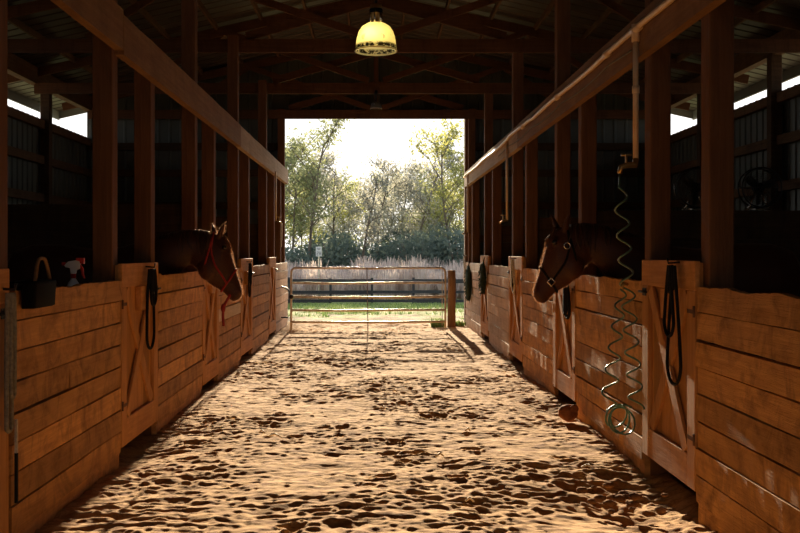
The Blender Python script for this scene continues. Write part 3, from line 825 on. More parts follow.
mb.build('spray_head', M['white'], t, loc=(bx, by, z), fixn=True, bevel=.003)
mb = MB(); mb.tube([(bx + .038, by, z + .075), (bx + .058, by, z + .05), (bx + .06, by, z + .015), (bx + .072, by, z - .01)], [.012, .011, .009, .006], 7); mb.box(bx + .02, bx + .07, by - .012, by + .012, z + .085, z + .122)
mb.build('trigger', M['red'], t, loc=(bx, by, z))
MB().lathe([(.012, 0), (.012, .02), (.006, .022)], (bx - .072, by, z + .083), 10, 'x').build('nozzle', M['red'], t, loc=(bx, by, z))

# ------------------------------------------------------------------ fans
def fan(x, y, z, R, label):
    t = thing('barn_fan', label, 'fan', (x, y, z))
    c = z + R + .02
    mb = MB()
    for k in range(11):
        r = R * (k + 1) / 11
        mb.tube([(x + r*math.cos(a), y - .05 - .02 * (1 - r / R), c + r*math.sin(a)) for a in [2*PI*q/28 for q in range(28)]], .0022 if k < 10 else .008, 4, closed=True)
    for q in range(8):
        a = q * PI / 4; mb.tube([(x, y - .07, c), (x + R*math.cos(a), y - .05, c + R*math.sin(a))], .003, 4)
    mb.tube([(x + R*math.cos(a), y + .05, c + R*math.sin(a)) for a in [2*PI*q/28 for q in range(28)]], .008, 5, closed=True)
    for q in range(8):
        a = q * PI / 4; mb.tube([(x + R*math.cos(a), y - .05, c + R*math.sin(a)), (x + R*math.cos(a), y + .05, c + R*math.sin(a)), (x + .05*math.cos(a), y + .06, c + .05*math.sin(a))], .003, 4)
    mb.build('guard', M['guard'], t, loc=(x, y, c))
    for q in range(3):
        a = q * 2 * PI / 3 + .4; V = []
        for f in range(6):
            r = R * (.12 + .74 * f / 5); wdt = R * (.16 + .22 * math.sin(PI * (f / 5) ** .8 * .9))
            for e in (-1, 1):
                b = a + e * wdt / max(r, .05) * .5; V.append((x + r*math.cos(b), y + e * .02, c + r*math.sin(b)))
        mbb = MB().add(V, [(2*i, 2*i+1, 2*i+3, 2*i+2) for i in range(5)], True); o = mbb.build('blade', M['guard'], t, loc=(x, y, c))
        sd = o.modifiers.new('s', 'SOLIDIFY'); sd.thickness = .003
    MB().lathe([(.001, -.03), (.03, -.03), (.045, 0), (.045, .07), (.03, .09), (.001, .09)], (x, y, c), 16, 'y').build('motor', M['blackp'], t, loc=(x, y, c))
    mb = MB(); mb.tube([(x - R*.55, y + .02, z), (x - R*.3, y + .03, z + R*.45), (x - .02, y + .05, c)], .010, 6); mb.tube([(x + R*.6, y + .02, z), (x + R*.35, y + .03, z + R*.4), (x + .02, y + .05, c)], .010, 6)
    mb.tube([(x - R*.7, y + .02, z + .006), (x + R*.75, y + .02, z + .006)], .008, 6)
    mb.build('stand', M['chrome'], t, loc=(x, y, z)); t.children[-1]['label'] = 'bright metal stand'
fan(3.50, 8.755, 1.855, .18, 'round caged fan on the dark partition, fully in view between posts')
fan(2.92, 8.755, 1.855, .18, 'round caged fan on the dark partition, half hidden behind the square post')

# ------------------------------------------------------------------ gate, post, clods, weeds
GY, gx0, gx1 = 18.0, -1.59, 1.30
t = thing('tube_gate', 'rust-stained tubular metal farm gate closing the barn opening', 'gate', (gx0, GY, 0))
zs = [.17, .39, .64, .90]; top = 1.18
mb = MB(); R = .09; P = [(gx0, GY, -.02)] + [(gx0, GY, z) for z in (.4, .8)]
for k in range(7): a = PI - k * PI / 12; P.append((gx0 + R + R*math.cos(a), GY, top - R + R*math.sin(a)))
P += [(gx0 + (gx1-gx0)*f, GY, top + (-.012 if f == .5 else 0)) for f in (.3, .5, .7)]
for k in range(7): a = PI/2 - k * PI / 12; P.append((gx1 - R + R*math.cos(a), GY, top - R + R*math.sin(a)))
P += [(gx1, GY, .8), (gx1, GY, .4), (gx1, GY, .06)]
mb.tube(P, .021, 10); mb.build('outer_frame', M['gate'], t, loc=(gx0, GY, 0))
for i, z in enumerate(zs):
    mb = MB(); mb.tube([(gx0, GY, z), (gx0 + (gx1-gx0)*.3, GY, z - .012), (gx0 + (gx1-gx0)*.62, GY, z - .012 + .01*(i%2)), (gx1, GY, z + .004)], .0225, 10); mb.build('cross_bar', M['gate'], t, loc=(gx0, GY, z))
for x in (-.15,):
    mb = MB(); mb.bar((x, GY - .028, -.04), (x - .02, GY - .028, top), .05, .016); mb.build('upright', M['gateshade'], t, loc=(x, GY, 0))
mb = MB(); mb.bar((gx1 - .06, GY - .015, .1), (gx1 - .06, GY - .015, top - .03), .03, .012); mb.build('upright', M['gate'], t, loc=(gx1, GY, 0))
mb = MB(); mb.ball((gx0 + .0, GY - .01, .64), .045, 10, 8, (1, .7, 1)); mb.tube([(gx0, GY, .74), (gx0 - .10, GY + .02, .80), (gx0 - .19, GY + .05, .83)], .018, 6)
mb.build('hinge', M['iron'], t, loc=(gx0, GY, .73)); mb = MB(); mb.tube([(gx0, GY, .25), (gx0 - .10, GY + .02, .25), (gx0 - .19, GY + .05, .25)], .014, 6)
mb.build('hinge', M['iron'], t, loc=(gx0, GY, .25))
mb = MB()
for k in range(7): 
    c = Vector((gx1 + .01 + .012*k, GY, 1.0 - .02*math.sin(k/6*PI)))
    mb.tube([c + (Vector((.012*math.cos(a), 0, .008*math.sin(a))) if k % 2 else Vector((.012*math.cos(a), .008*math.sin(a), 0))) for a in [2*PI*q/10 for q in range(10)]], .003, 5, closed=True)
mb.build('latch_chain', M['iron'], t, loc=(gx1, GY, 1.0))
px, py = 1.475, 18.75
mb = MB(); mb.tube([(px, py, -.1), (px, py, .4), (px + .004, py, .8), (px, py, 1.12), (px, py, 1.128)], [.082, .08, .078, .077, .066], 16)
tag(mb.build('gate_post', M['rpost'], loc=(px, py, 0)), 'short round timber gate post with flat sunlit top', 'post')
mb = MB(); mb.ball((1.69, 8.45, .055), .075, 18, 12, (1.15, 1.15, .95), .06); mb.ball((1.73, 8.38, .10), .038, 12, 8, (1,1,1), .06)
tag(mb.build('clay_clod', M['clod'], loc=(1.69, 8.45, 0)), 'reddish clay clod lying at the foot of the stall door', 'clod')
mb = MB()
for k in range(26):
    a = random.uniform(0, 2*PI); r = random.uniform(0, .28); mb.ball((1.5 + r*math.cos(a)*.9, 5.75 + r*1.6*math.sin(a), .0), random.uniform(.012, .035), 7, 5, (1.3,1,.7), .2)
tag(mb.build('manure_crumbs', M['dirt'], loc=(1.5, 5.75, 0)), 'dark crumbs of dirt scattered under the rope door', 'dirt', kind='stuff')
chips = [(275, 441, .11), (383, 412, .05), (440, 461, .06), (468, 435, .045), (470, 507, .05), (588, 473, .09), (262, 437, .05), (395, 395, .05)]
lb = ['pale curved wood chip on the sand toward the tote-side wall', 'white pebble-like chip on the sand in mid aisle', 'flat pale chip on the sand, hose-side half', 'small pale chip on the smooth sand patch',
      'thin upright straw sliver low in the picture', 'pale flake near the hollow by the rope door', 'tiny pale chip beside the curved wood chip', 'small pale chip farther up mid aisle']
for (px_, py_, L_), l in zip(chips, lb):
    Y = 960 * EYE / (py_ - 253); X = (px_ - 376) / 960 * Y; a = random.uniform(-.6, .6)
    mb = MB(); z0 = .035
    mb.tube([(X - L_/2*math.cos(a), Y - L_/2*math.sin(a), z0), (X, Y + .01, z0 + .018), (X + L_/2*math.cos(a), Y + L_/2*math.sin(a), z0 - .005)], [.009, .014, .007], 6, flat=.6)
    tag(mb.build('wood_chip', M['chip'], loc=(X, Y, .02)), l, 'chip', 'pale chips on the sand')
def weed(x, y, R, n, h, label):
    mb = MB()
    for k in range(n):
        a = random.uniform(0, 2*PI); r = R * math.sqrt(random.random()); p = Vector((x + r*math.cos(a), y + r*math.sin(a), tz(y) + .0)); hh = h * random.uniform(.4, 1)
        tip = p + Vector((random.uniform(-.06,.06), random.uniform(-.06,.06), hh)); wd = .014
        sd = Vector((math.cos(a+1), math.sin(a+1), 0)) * wd
        mid = (p + tip) / 2 + Vector((0, 0, .02))
        mb.add([p - sd*.5, p + sd*.5, mid + sd, mid - sd, tip], [(0,1,2,3), (3,2,4)])
    tag(mb.build('weed_clump', M['grass'], loc=(x, y, 0)), label, 'weed')
weed(1.22, 18.9, .14, 130, .24, 'bright green weed clump at the gate foot beside the round post')
weed(1.64, 19.2, .13, 90, .17, 'low green weed clump between the round post and the plank wall')

# ------------------------------------------------------------------ horses
def ring(D, V, w, y0=0, n=20, k=1.0, sq=1.0):
    D = Vector((D[0], 0, D[1])); V = Vector((V[0], 0, V[1])); c = (D + V) / 2; h = (D - V) / 2
    out = []
    for q in range(n):
        a = 2 * PI * q / n; ca, sa = math.cos(a), math.sin(a)
        out.append(c + h * (k * (abs(ca) ** sq) * (1 if ca >= 0 else -1)) + Vector((0, w * k * (abs(sa) ** sq) * (1 if sa >= 0 else -1), 0)))
    return out
HEAD = [((.70,1.675),(.58,1.355),.088), ((.855,1.675),(.655,1.285),.095), ((.905,1.64),(.69,1.245),.108), ((.945,1.59),(.715,1.205),.112), ((.972,1.52),(.745,1.165),.108),
        ((.992,1.44),(.79,1.135),.095), ((1.012,1.36),(.845,1.105),.078), ((1.040,1.26),(.905,1.065),.063), ((1.070,1.17),(.94,1.03),.058), ((1.094,1.095),(.962,1.0),.062),
        ((1.092,1.04),(.982,.982),.058), ((1.07,1.0),(1.005,.972),.040)]
BODY = [((-1.32,1.34),(-1.34,1.16),.08), ((-1.24,1.46),(-1.27,1.0),.20), ((-1.05,1.52),(-1.05,.88),.28), ((-.75,1.52),(-.75,.83),.30), ((-.4,1.47),(-.4,.78),.30),
        ((-.12,1.50),(-.12,.80),.28), ((.08,1.57),(.12,.82),.25), ((.2,1.60),(.27,.90),.21), ((.3,1.62),(.36,1.02),.17)]
NECK = [((.05,1.55),(.30,.95),.22), ((.2,1.60),(.36,1.06),.175), ((.36,1.655),(.42,1.19),.13), ((.52,1.69),(.49,1.29),.105), ((.64,1.70),(.55,1.34),.092), ((.74,1.69),(.60,1.37),.085)]
def horse(root_loc, face, mat, halter, name_label, lower=(0, 0), ky=1.0, hyaw=0.0, ring_part=False):
    """local +x is the way the horse faces; face = +1 or -1 along world X"""
    dx, dz = lower
    mv = lambda p, f: (p[0] + dx * f, p[1] + dz * f)
    head = [(mv(D, 1), mv(V, 1), w) for D, V, w in HEAD]
    neck = [(mv(D, i / (len(NECK) - 1)), mv(V, i / (len(NECK) - 1)), w) for i, (D, V, w) in enumerate(NECK)]
    O = Vector(root_loc)
    SC = .93
    def W(p):
        z = p[2] * SC + .13 if p[2] > .5 else p[2] * (SC * .5 + .13) / .5
        return Vector((O.x + face * p[0] * SC, O.y + face * p[1] * SC, O.z + z))
    def piv(p):   # turn the head about the poll
        c = Vector((.72 + dx, 0, 0)); f = min(1, max(0, (p[0] - .55 - dx) / .2)); a = hyaw * f
        q = Vector(p) - c; return Vector((c.x + q.x*math.cos(a) - q.y*math.sin(a), q.x*math.sin(a) + q.y*math.cos(a), p[2]))
    mb = MB()
    mb.loft([[W(p) for p in ring(D, V, w)] for D, V, w in BODY])
    mb.loft([[W(piv(p)) for p in ring(D, V, w)] for D, V, w in neck])
    mb.loft([[W(piv(p)) for p in ring(D, V, w, sq=.9)] for D, V, w in head])
    # jowl, nostrils, brow
    for sgn in (-1, 1):
        for c, r, sc in (((.745, .062, 1.31), .10, (1, .55, 1.1)), ((.90, .086, 1.535), .036, (1, .7, 1)), ((1.062, .045, 1.075), .026, (1, .8, 1.2))):
            q = piv(Vector((c[0] + dx, c[1] * sgn, c[2] + dz))); mb.ball(W(q), r, 12, 8, sc)
        # ears
        b = Vector((.835 + dx - .02 * sgn, .058 * sgn, 1.64 + dz)); tip = b + Vector((.015 - .05 * sgn, .035 * sgn, .155))
        P = [b, b*.7 + tip*.3, b*.35 + tip*.65, tip]
        mb.tube([W(piv(p)) for p in P], [.030, .034, .024, .006], 10, flat=.75)
        # legs
        fl = [(.16, .85, .10), (.17, .62, .065), (.17, .50, .055), (.17, .30, .036), (.17, .14, .04), (.22, .05, .055)]
        hl = [(-1.02, .95, .17), (-.92, .75, .12), (-1.02, .58, .075), (-1.13, .50, .06), (-1.10, .30, .038), (-1.09, .14, .042), (-1.03, .05, .055)]
        for leg in (fl, hl): mb.tube([W(Vector((x, .15 * sgn, z))) for x, z, r in leg], [r for x, z, r in leg], 12)
    if face < 0: pass
    o = mb.build('horse', mat, loc=root_loc, fixn=True)
    rm = o.modifiers.new('r', 'REMESH'); rm.mode = 'VOXEL'; rm.voxel_size = .0125; rm.use_smooth_shade = True
    sm = o.modifiers.new('s', 'SMOOTH'); sm.factor = .5; sm.iterations = 5
    dg = bpy.context.evaluated_depsgraph_get(); me = bpy.data.meshes.new_from_object(o.evaluated_get(dg)); old = o.data
    o.modifiers.clear(); o.data = me; bpy.data.meshes.remove(old)
    me.materials.clear(); me.materials.append(mat)
    for p in me.polygons: p.use_smooth = True
    o['_w'] = tuple(root_loc)
    tag(o, name_label, 'horse')
    for sgn in (-1, 1):
        q = piv(Vector((.912 + dx, .098 * sgn, 1.532 + dz))); MB().ball(W(q), .024, 12, 8).build('eye', M['eye'], o, loc=W(q))
        for leg in ((.23, .15), (-1.02, .15)):
            c = W(Vector((leg[0], leg[1] * sgn, 0))); MB().lathe([(.001, .0), (.068, .0), (.055, .075), (.001, .075)], c + Vector((0,0,.0)), 14).build('hoof', M['hoof'], o, loc=c)
    # mane along the crest, falling on the far side, and forelock
    mb = MB()
    for k in range(150):
        f = k / 149; i = min(int(f * (len(neck) - 1)), len(neck) - 2); g = f * (len(neck) - 1) - i
        D = Vector(neck[i][0]).lerp(Vector(neck[i+1][0]), g)
        b = Vector((D.x, random.uniform(-.012, .012), D.y - .012)); side = 1 if random.random() < .8 else -1
        side *= face
        L = random.uniform(.16, .26)
        P = [b, b + Vector((.01, side * .05, .02)), b + Vector((random.uniform(-.02,.04), side * (.09 + .03*f), -L*.45)), b + Vector((random.uniform(-.03,.06), side * .105, -L))]
        mb.tube([W(piv(p)) for p in smooth(P, 1)], [.010, .013, .013, .012, .010, .009, .006, .003][:len(smooth(P, 1))], 5, flat=.5)
    mb.build('mane', M['mane'], o, loc=root_loc)
    mb = MB()
    for k in range(26):
        b = Vector((.85 + dx, random.uniform(-.035, .035), 1.66 + dz)); L = random.uniform(.10, .19)
        P = [b, b + Vector((.05, 0, .005)), b + Vector((.085, random.uniform(-.02,.02), -L*.5)), b + Vector((.125 + random.uniform(-.01,.015), random.uniform(-.03,.03), -L))]
        mb.tube([W(piv(p)) for p in P], [.008, .010, .008, .003], 5)
    mb.build('forelock', M['fuzz'], o, loc=root_loc)  # sunlit look of the tuft painted in with the paler hair
    mb = MB()
    for k in range(30):
        b = Vector((-1.32, random.uniform(-.03,.03), 1.28)); mb.tube([W(p) for p in smooth([b, b + Vector((-.06, 0, -.05)), b + Vector((-.1, random.uniform(-.04,.04), -.4)), b + Vector((-.08, random.uniform(-.05,.05), -.8))], 1)], .014, 5)
    mb.build('tail', M['mane'], o, loc=root_loc)
    # short hair on head and crest, added and lengthened forward for the rim light
    mb = MB(); vs_ = [v for v in me.vertices if face * v.co.x > .40 and v.co.z > .95]
    for v in random.sample(vs_, min(7000, len(vs_))):
        p = v.co + O; nrm = v.normal; L = random.uniform(.010, .020) * (1.7 if nrm.x * face * .8 + nrm.z * .5 > .55 else 1)
        d = (nrm + Vector((face * .35, 0, -.5)) + Vector((random.uniform(-.4,.4), random.uniform(-.4,.4), random.uniform(-.4,.4)))).normalized()
        sd_ = nrm.cross(Vector((random.uniform(-1,1), random.uniform(-1,1), random.uniform(-1,1)))).normalized() * .0012
        mb.add([p - sd_, p + sd_, p + d * L], [(0,1,2)])
    fz = mb.build('rim_light_hair', M['fuzz'], o, loc=root_loc); fz['kind'] = 'stuff'
    # halter
    def hs(s):
        i = min(int(s), len(head) - 2); g = s - i
        return (tuple(Vector(head[i][0]).lerp(Vector(head[i+1][0]), g)), tuple(Vector(head[i][1]).lerp(Vector(head[i+1][1]), g)), head[i][2] * (1-g) + head[i+1][2] * g)
    mb = MB()
    D, V, wd = hs(6.6); R1 = [W(piv(p)) for p in ring(D, V, wd, n=28, k=1.03, sq=.9)]
    mb.tube(R1, .011, 6, closed=True)
    mb.build('halter_noseband', M[halter], o, loc=root_loc)
    D2, V2, w2 = hs(1.2)
    mb = MB()
    for sgn in (-1, 1):
        c6 = (Vector((D[0], 0, D[1])) + Vector((V[0], 0, V[1]))) / 2 + Vector((0, sgn * wd * 1.04, 0)); c6 = c6 * .75 + Vector((V[0], sgn * wd * .85, V[1])) * .25
        mids = []
        for s in (5.4, 4.2, 3.0):
            Dm, Vm, wm = hs(s); cm = Vector((Dm[0], 0, Dm[1])) * .42 + Vector((Vm[0], 0, Vm[1])) * .58 + Vector((0, sgn * (wm * 1.035), 0)); mids.append(cm)
        topp = [Vector((.775 + dx, sgn * .098, 1.50 + dz)), Vector((.79 + dx, sgn * .085, 1.60 + dz)), Vector((.80 + dx, sgn * .05, 1.672 + dz)), Vector((.80 + dx, 0, 1.69 + dz))]
        mb.tube([W(piv(p)) for p in smooth([c6] + mids + topp, 1)], .010, 6)
    mb.build('halter_cheek_strap', M[halter], o, loc=root_loc)
    mb = MB(); Rt = [W(piv(p)) for p in ring((.80 + dx, 1.67 + dz), (.69 + dx, 1.25 + dz), .112, n=24, k=1.02)]
    mb.tube(Rt, .010, 6, closed=True); mb.build('halter_throat_strap', M[halter], o, loc=root_loc)
    if ring_part:
        mb = MB(); sd = -face * -1
        c6 = (Vector((D[0], 0, D[1])) * .42 + Vector((V[0], 0, V[1])) * .58)
        for sgn in (-1, 1):
            c = c6 + Vector((0, sgn * (wd + .012), 0)); q = W(piv(c)); h = .026
            mb.tube([q + Vector((a, sgn * face * .006, b)) for a, b in ((0, h*1.35), (h*1.35, 0), (0, -h*1.35), (-h*1.35, 0))], .0065, 6, closed=True)
            c = Vector((.805 + dx, sgn * .118, 1.50 + dz)); q = W(piv(c))
            mb.tube([q + Vector((.026*math.cos(a), sgn*face*.006, .026*math.sin(a))) for a in [2*PI*k/14 for k in range(14)]], .006, 6, closed=True)
        mb.build('halter_ring', M['chrome'], o, loc=root_loc); o.children[-1]['label'] = 'bright metal halter ring'
    return o
h1 = horse((-2.305, 9.22, .0), 1, M['hide'], 'rednylon', 'bay horse in a red halter leaning over the tote-side planks', lower=(0, -.045), hyaw=.12)
h2 = horse((2.355, 8.15, .0), -1, M['hide2'], 'black', 'bay horse in a black halter looking out past the coiled hose', lower=(0, -.005), hyaw=-.05, ring_part=True)
mb = MB(); mb.tube(smooth([(-1.40, 9.22, 1.055), (-1.45, 9.21, .98), (-1.47, 9.20, .88), (-1.46, 9.2, .76)]), .013, 7)
mb.ball((-1.465, 9.205, .93), .028, 10, 8, (.8,.8,1.6)); mb.ball((-1.40, 9.22, 1.055), .022, 8, 6)
tag(mb.build('hanging_lead', M['rednylon'], loc=(-1.45, 9.21, .9)), 'short red lead hanging from the halter of the red-haltered horse', 'rope')

# ------------------------------------------------------------------ outdoors
FY = 47.0
t = thing('board_fence', 'grey weathered three-board pasture fence behind the gate', 'fence', (0, FY, tz(FY)))
xs = [(-376 + 289 + 41.5 * k) / 960 * FY for k in range(-9, 15)]
for k, x in enumerate(xs):
    mb = MB(); mb.box(x - .06, x + .06, FY - .06, FY + .06, -1.2, .24 + .03 * math.sin(k * 2.3)); mb.build('fence_post', M['fence'], t, loc=(x, FY, -1.03))
for z in (.12, -.42, -.86):
    mb = MB()
    for a, b in zip(xs, xs[1:]): mb.box(a, b - .01, FY - .10, FY - .062, z - .11 + random.uniform(-.03,.03), z + .05 + random.uniform(-.02, .02))
    mb.build('fence_board', M['fence'], t, loc=(0, FY, z))
SY = 50.0; sx = (318.8 - 376) / 960 * SY
t = thing('road_sign', 'small white rectangular road sign on a thin post before the trees', 'sign', (sx, SY, tz(SY)))
MB().box(sx - .03, sx + .03, SY + .012, SY + .05, -1.2, 1.8).build('sign_post', M['chrome'], t, loc=(sx, SY, -1))
sz0, sz1 = EYE + (253 - 256.4) / 960 * SY, EYE + (253 - 246.8) / 960 * SY
MB().box(sx - .155, sx + .155, SY - .005, SY + .01, sz0 + .0, sz1).build('sign_panel', M['white'], t, loc=(sx, SY, sz0), bevel=.004)
mk = newmat('sign_marking', .6, (.12,.12,.16))[0]
mb = MB(); yk = SY - .012; H = sz1 - sz0
for (a, b, c, e) in ((-.09, .09, .82, .86), (-.07, .07, .70, .74), (-.10,-.02,.46,.50), (-.04,-.02,.32,.48), (-.10,-.02,.30,.34), (-.10,-.08,.14,.32), (-.10,-.02,.12,.16), (.02,.04,.12,.50), (.09,.11,.12,.50), (.02,.11,.28,.32)):
    mb.box(sx + a, sx + b, yk, SY - .004, sz0 + H * c, sz0 + H * e)
mb.build('sign_markings', mk, t, loc=(sx, SY, sz0))

def blades(mb, p, n, h, spread, wd):
    for _ in range(n):
        a = random.uniform(0, 2*PI); l = random.uniform(.55, 1) * h; o = Vector((math.cos(a), math.sin(a), 0))
        b = p + o * random.uniform(0, spread * .35); m = b + o * spread * .35 + Vector((0,0,l*.6)); tp = b + o * spread * random.uniform(.5, 1.1) + Vector((0,0,l))
        s = Vector((-o.y, o.x, 0)) * wd
        mb.add([b - s*.6, b + s*.6, m + s, m - s, tp + s*.5, tp - s*.5], [(0,1,2,3), (3,2,4,5)])
mb = MB()
for _ in range(12000):
    y = 22.5 + 24 * random.random() ** .8; x = random.uniform(-6.5, 6.5) * (y / 30)
    if mnoise.noise(Vector((x * .5, y * .55, 2))) + (y - 34) * .03 < -.02 + random.uniform(-.1, .1): continue
    blades(mb, Vector((x, y, tz(y) - .02)), 3, random.uniform(.06, .20), .10, .012)
tag(mb.build('pasture_grass', M['grass']), 'patchy short green grass between the gate and the board fence', 'grass', kind='stuff')
mb = MB()
for _ in range(900):
    y = random.uniform(50.8, 62); x = random.uniform(-13, 13)
    h = 1.7 + .95 * mnoise.noise(Vector((x * .8, y * .3, 6))) + random.uniform(-.3, .3)
    blades(mb, Vector((x, y, tz(y) - .05)), 26, max(.7, h), .45, .028)
tag(mb.build('dry_brush', M['dry']), 'tall pale dry brush band behind the board fence', 'grass', kind='stuff')

def tree(name, x, y, H, seed, kind, label, cat='tree', lean=0, spread=.30, dens=1.0, bare=.35, tr=.012, low=False):
    rnd = random.Random(seed); base = Vector((x, y, tz(y) - .1))
    t = thing(name, label, cat, tuple(base), 'trees beyond the fence' if cat == 'tree' else 'undergrowth beyond the fence')
    tb = MB(); tips = []
    def grow(p, d, L, r, depth):
        n = 5; pts = [p]; q = p.copy(); dd = d.copy()
        for i in range(n):
            dd = (dd + Vector((rnd.uniform(-1,1), rnd.uniform(-1,1), rnd.uniform(-.4,.7))) * (.10 if depth == 0 else .22)).normalized()
            q = q + dd * (L / n); pts.append(q.copy())
        tb.tube(pts, [r * (1 - .62 * i / n) for i in range(n + 1)], 7 if depth == 0 else 5)
        if depth >= 1:
            for i in range(2, n + 1): tips.append((pts[i], depth))
        if depth < 3:
            kids = [9, 4, 3][depth]
            for k in range(kids):
                f = (bare + (1 - bare) * (k + .6) / kids) if depth == 0 else rnd.uniform(.35, 1)
                i = min(n - 1, int(f * n)); s = pts[i].lerp(pts[i + 1], f * n - i)
                a = rnd.uniform(0, 2*PI); up = rnd.uniform(.15, .9)
                nd_ = (Vector((math.cos(a), math.sin(a), up)) * (1 if depth == 0 else .8) + dd * .4).normalized()
                ln = (H * spread * (1.1 - .5 * f)) if depth == 0 else L * rnd.uniform(.45, .7)
                grow(s, nd_, ln, r * (.40 if depth == 0 else .55), depth + 1)
    grow(base, Vector((lean, 0, 1)).normalized(), H * .93, H * tr, 0)
    tb.build('trunk', M['bark'], t, loc=tuple(base))
    lb_ = MB()
    for p, dpt in tips:
        for _ in range(int((5.4 if dpt == 3 else 2.2) * dens + rnd.random())):
            c = p + Vector((rnd.gauss(0, .30), rnd.gauss(0, .30), rnd.gauss(-.05, .26)))
            if kind == 'leaf_grey': c.z -= abs(rnd.gauss(0, .35))
            s = rnd.uniform(.06, .13); u = Vector((rnd.gauss(0,1), rnd.gauss(0,1), rnd.gauss(0,1))).normalized(); v = u.cross(Vector((rnd.gauss(0,1), rnd.gauss(0,1), rnd.gauss(0,1)))).normalized()
            lb_.add([c - u*s*1.3, c + v*s*.6, c + u*s*1.3, c - v*s*.6], [(0,1,2,3)])
    lb_.build('foliage', M[kind], t, loc=tuple(base))
    return t
def px2x(px, y): return (px - 376) / 960 * y
TR = [ # px, distance, image top y, kind, lean, spread, dens, bare, label
 (311, 66, 128, 'leaf_olive', .10, .30, 1.0, .30, 'tallest olive tree leaning over the road sign'),
 (291, 70, 160, 'leaf_olive', .0, .30, 1.3, .2, 'olive-leaved tree against the tote-side edge of the opening'),
 (336, 74, 158, 'leaf_grey', .0, .28, 1.0, .25, 'mossy grey tree just past the leaning tree'),
 (359, 64, 170, 'leaf_grey', .0, .16, .45, .35, 'slim straight tree with thin bare trunk in mid view'),
 (374, 72, 162, 'leaf_grey', .03, .26, .8, .25, 'mossy grey tree beside the slim straight trunk'),
 (396, 76, 172, 'leaf_grey', -.04, .28, .9, .2, 'mossy tangled tree beyond the middle of the gate'),
 (414, 70, 158, 'leaf_grey', .02, .26, .7, .25, 'open-topped grey tree beyond the gate middle bars'),
 (432, 78, 176, 'leaf_olive', .0, .30, 1.0, .2, 'olive tree behind the yellow-green one'),
 (452, 66, 140, 'leaf_yellow', .03, .30, .8, .25, 'yellow-green tree with crooked limb by the hose-side edge'),
 (442, 84, 190, 'leaf_yellow', .0, .34, 1.3, .15, 'low yellow-green tree above the dark shrubs'),
 (346, 84, 196, 'leaf_yellow', .0, .36, 1.2, .12, 'yellowish low tree behind the slim trunk'),
 (300, 82, 190, 'leaf_yellow', .0, .36, 1.1, .12, 'yellowish low tree behind the road sign'),
 (470, 74, 150, 'leaf_olive', -.05, .32, 1.2, .2, 'olive tree partly behind the hose-side opening edge'),
 (320, 90, 178, 'leaf_grey', .0, .32, 1.2, .15, 'pale distant tree filling the gap over the sign'),
 (386, 92, 185, 'leaf_olive', .0, .34, 1.2, .12, 'distant olive tree in mid skyline'),
 (420, 94, 186, 'leaf_grey', .0, .34, 1.2, .12, 'distant mossy tree toward the hose side'),
 (330, 98, 186, 'leaf_olive', .0, .36, 1.3, .08, 'distant olive tree filling the skyline past the sign'),
 (405, 100, 182, 'leaf_grey', .0, .36, 1.3, .08, 'distant grey tree deep behind the mossy ones'),
 (456, 98, 184, 'leaf_yellow', .0, .36, 1.2, .08, 'distant yellow-green tree by the hose-side skyline'),
 (268, 72, 150, 'leaf_olive', .0, .30, 1.1, .2, 'olive tree hidden mostly behind the tote-side wall edge'),
]
for i, (px_, y, ty, kind, lean, spr, dens, bare, label) in enumerate(TR):
    top = EYE + (253 - ty) / 960 * y
    tree('tree', px2x(px_, y) - lean * 2, y, top - tz(y), 100 + i, kind, label, lean=lean, spread=spr, dens=dens, bare=bare)
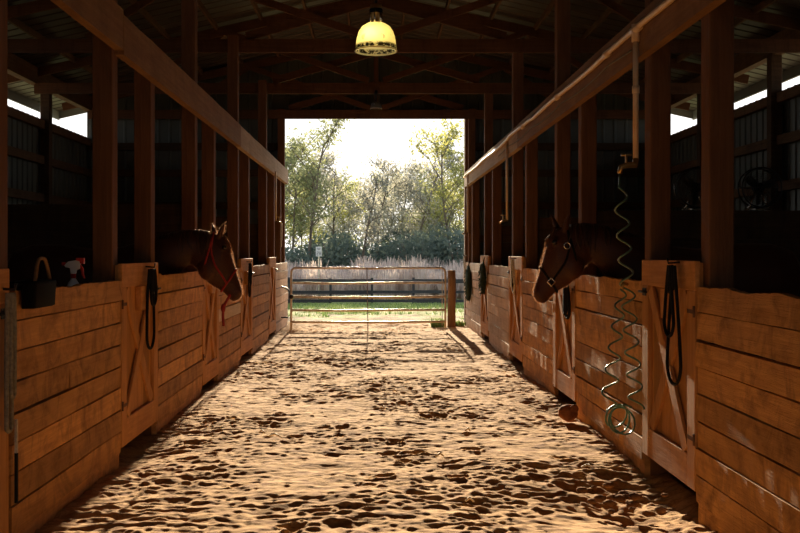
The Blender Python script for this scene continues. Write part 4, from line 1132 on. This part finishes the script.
def shrub(x, y, w, h, n, kind, seed, label, frond=False):
    rnd = random.Random(seed); base = Vector((x, y, tz(y)))
    t = thing('shrub', label, 'shrub', tuple(base), 'dark undergrowth below the trees')
    sb = MB(); lb_ = MB()
    for k in range(9):
        a = rnd.uniform(0, 2*PI); sb.tube([base, base + Vector((math.cos(a)*w*.2, math.sin(a)*w*.2, h*.4)), base + Vector((math.cos(a)*w*.38, math.sin(a)*w*.38, h*.8))], [.05,.035,.015], 5)
    for k in range(n):
        u = Vector((rnd.gauss(0,1), rnd.gauss(0,1), rnd.gauss(0,1))).normalized() * rnd.random() ** .4
        c = base + Vector((u.x*w*.55, u.y*w*.55, h*.48 + u.z*h*.5)); s = rnd.uniform(.10, .22)
        d1 = Vector((rnd.gauss(0,1), rnd.gauss(0,1), rnd.gauss(.3,.8))).normalized(); d2 = d1.cross(Vector((rnd.gauss(0,1), rnd.gauss(0,1), rnd.gauss(0,1)))).normalized()
        if frond:
            for f in range(4):
                e = (d1 + d2 * (f - 1.5) * .5).normalized() * s * 2.2; g = d1.cross(d2) * .02 + d2 * .025
                lb_.add([c - g*.3, c + e*.6 - g, c + e, c + e*.6 + g], [(0,1,2,3)])
        else: lb_.add([c - d1*s, c + d2*s*.6, c + d1*s, c - d2*s*.6], [(0,1,2,3)])
    sb.build('stem', M['bark'], t, loc=tuple(base)); lb_.build('foliage', M[kind], t, loc=tuple(base))
SH = [(290, 64, 3.6, 2.9, 'dark shrub at the tote-side edge of the opening'), (312, 67, 3.6, 3.2, 'dark shrub behind the road sign'), (345, 65, 4.0, 3.9, 'rounded dark shrub past the sign'),
      (372, 68, 3.6, 3.4, 'dark shrub at the foot of the slim trunk'), (394, 66, 3.6, 3.3, 'dark shrub over the brush hump'), (418, 64, 4.2, 4.0, 'broad dark palm-leaved shrub beyond the gate latch side'),
      (441, 66, 4.4, 4.6, 'tallest dark palm-leaved shrub under the yellow-green tree'), (462, 64, 4.0, 4.2, 'dark shrub beside the hose-side opening edge'), (330, 72, 4, 4.2, 'shadowy shrub deep between sign and rounded shrub'), (404, 72, 4, 4.4, 'shadowy shrub deep behind the brush hump')]
for i, (px_, y, wd, h, l) in enumerate(SH): shrub(px2x(px_, y), y, wd, h, 1500, 'leaf_dark', 300 + i, l, frond=(i in (5, 6)))

for o in bpy.data.objects:
    if '_w' in o: del o['_w']
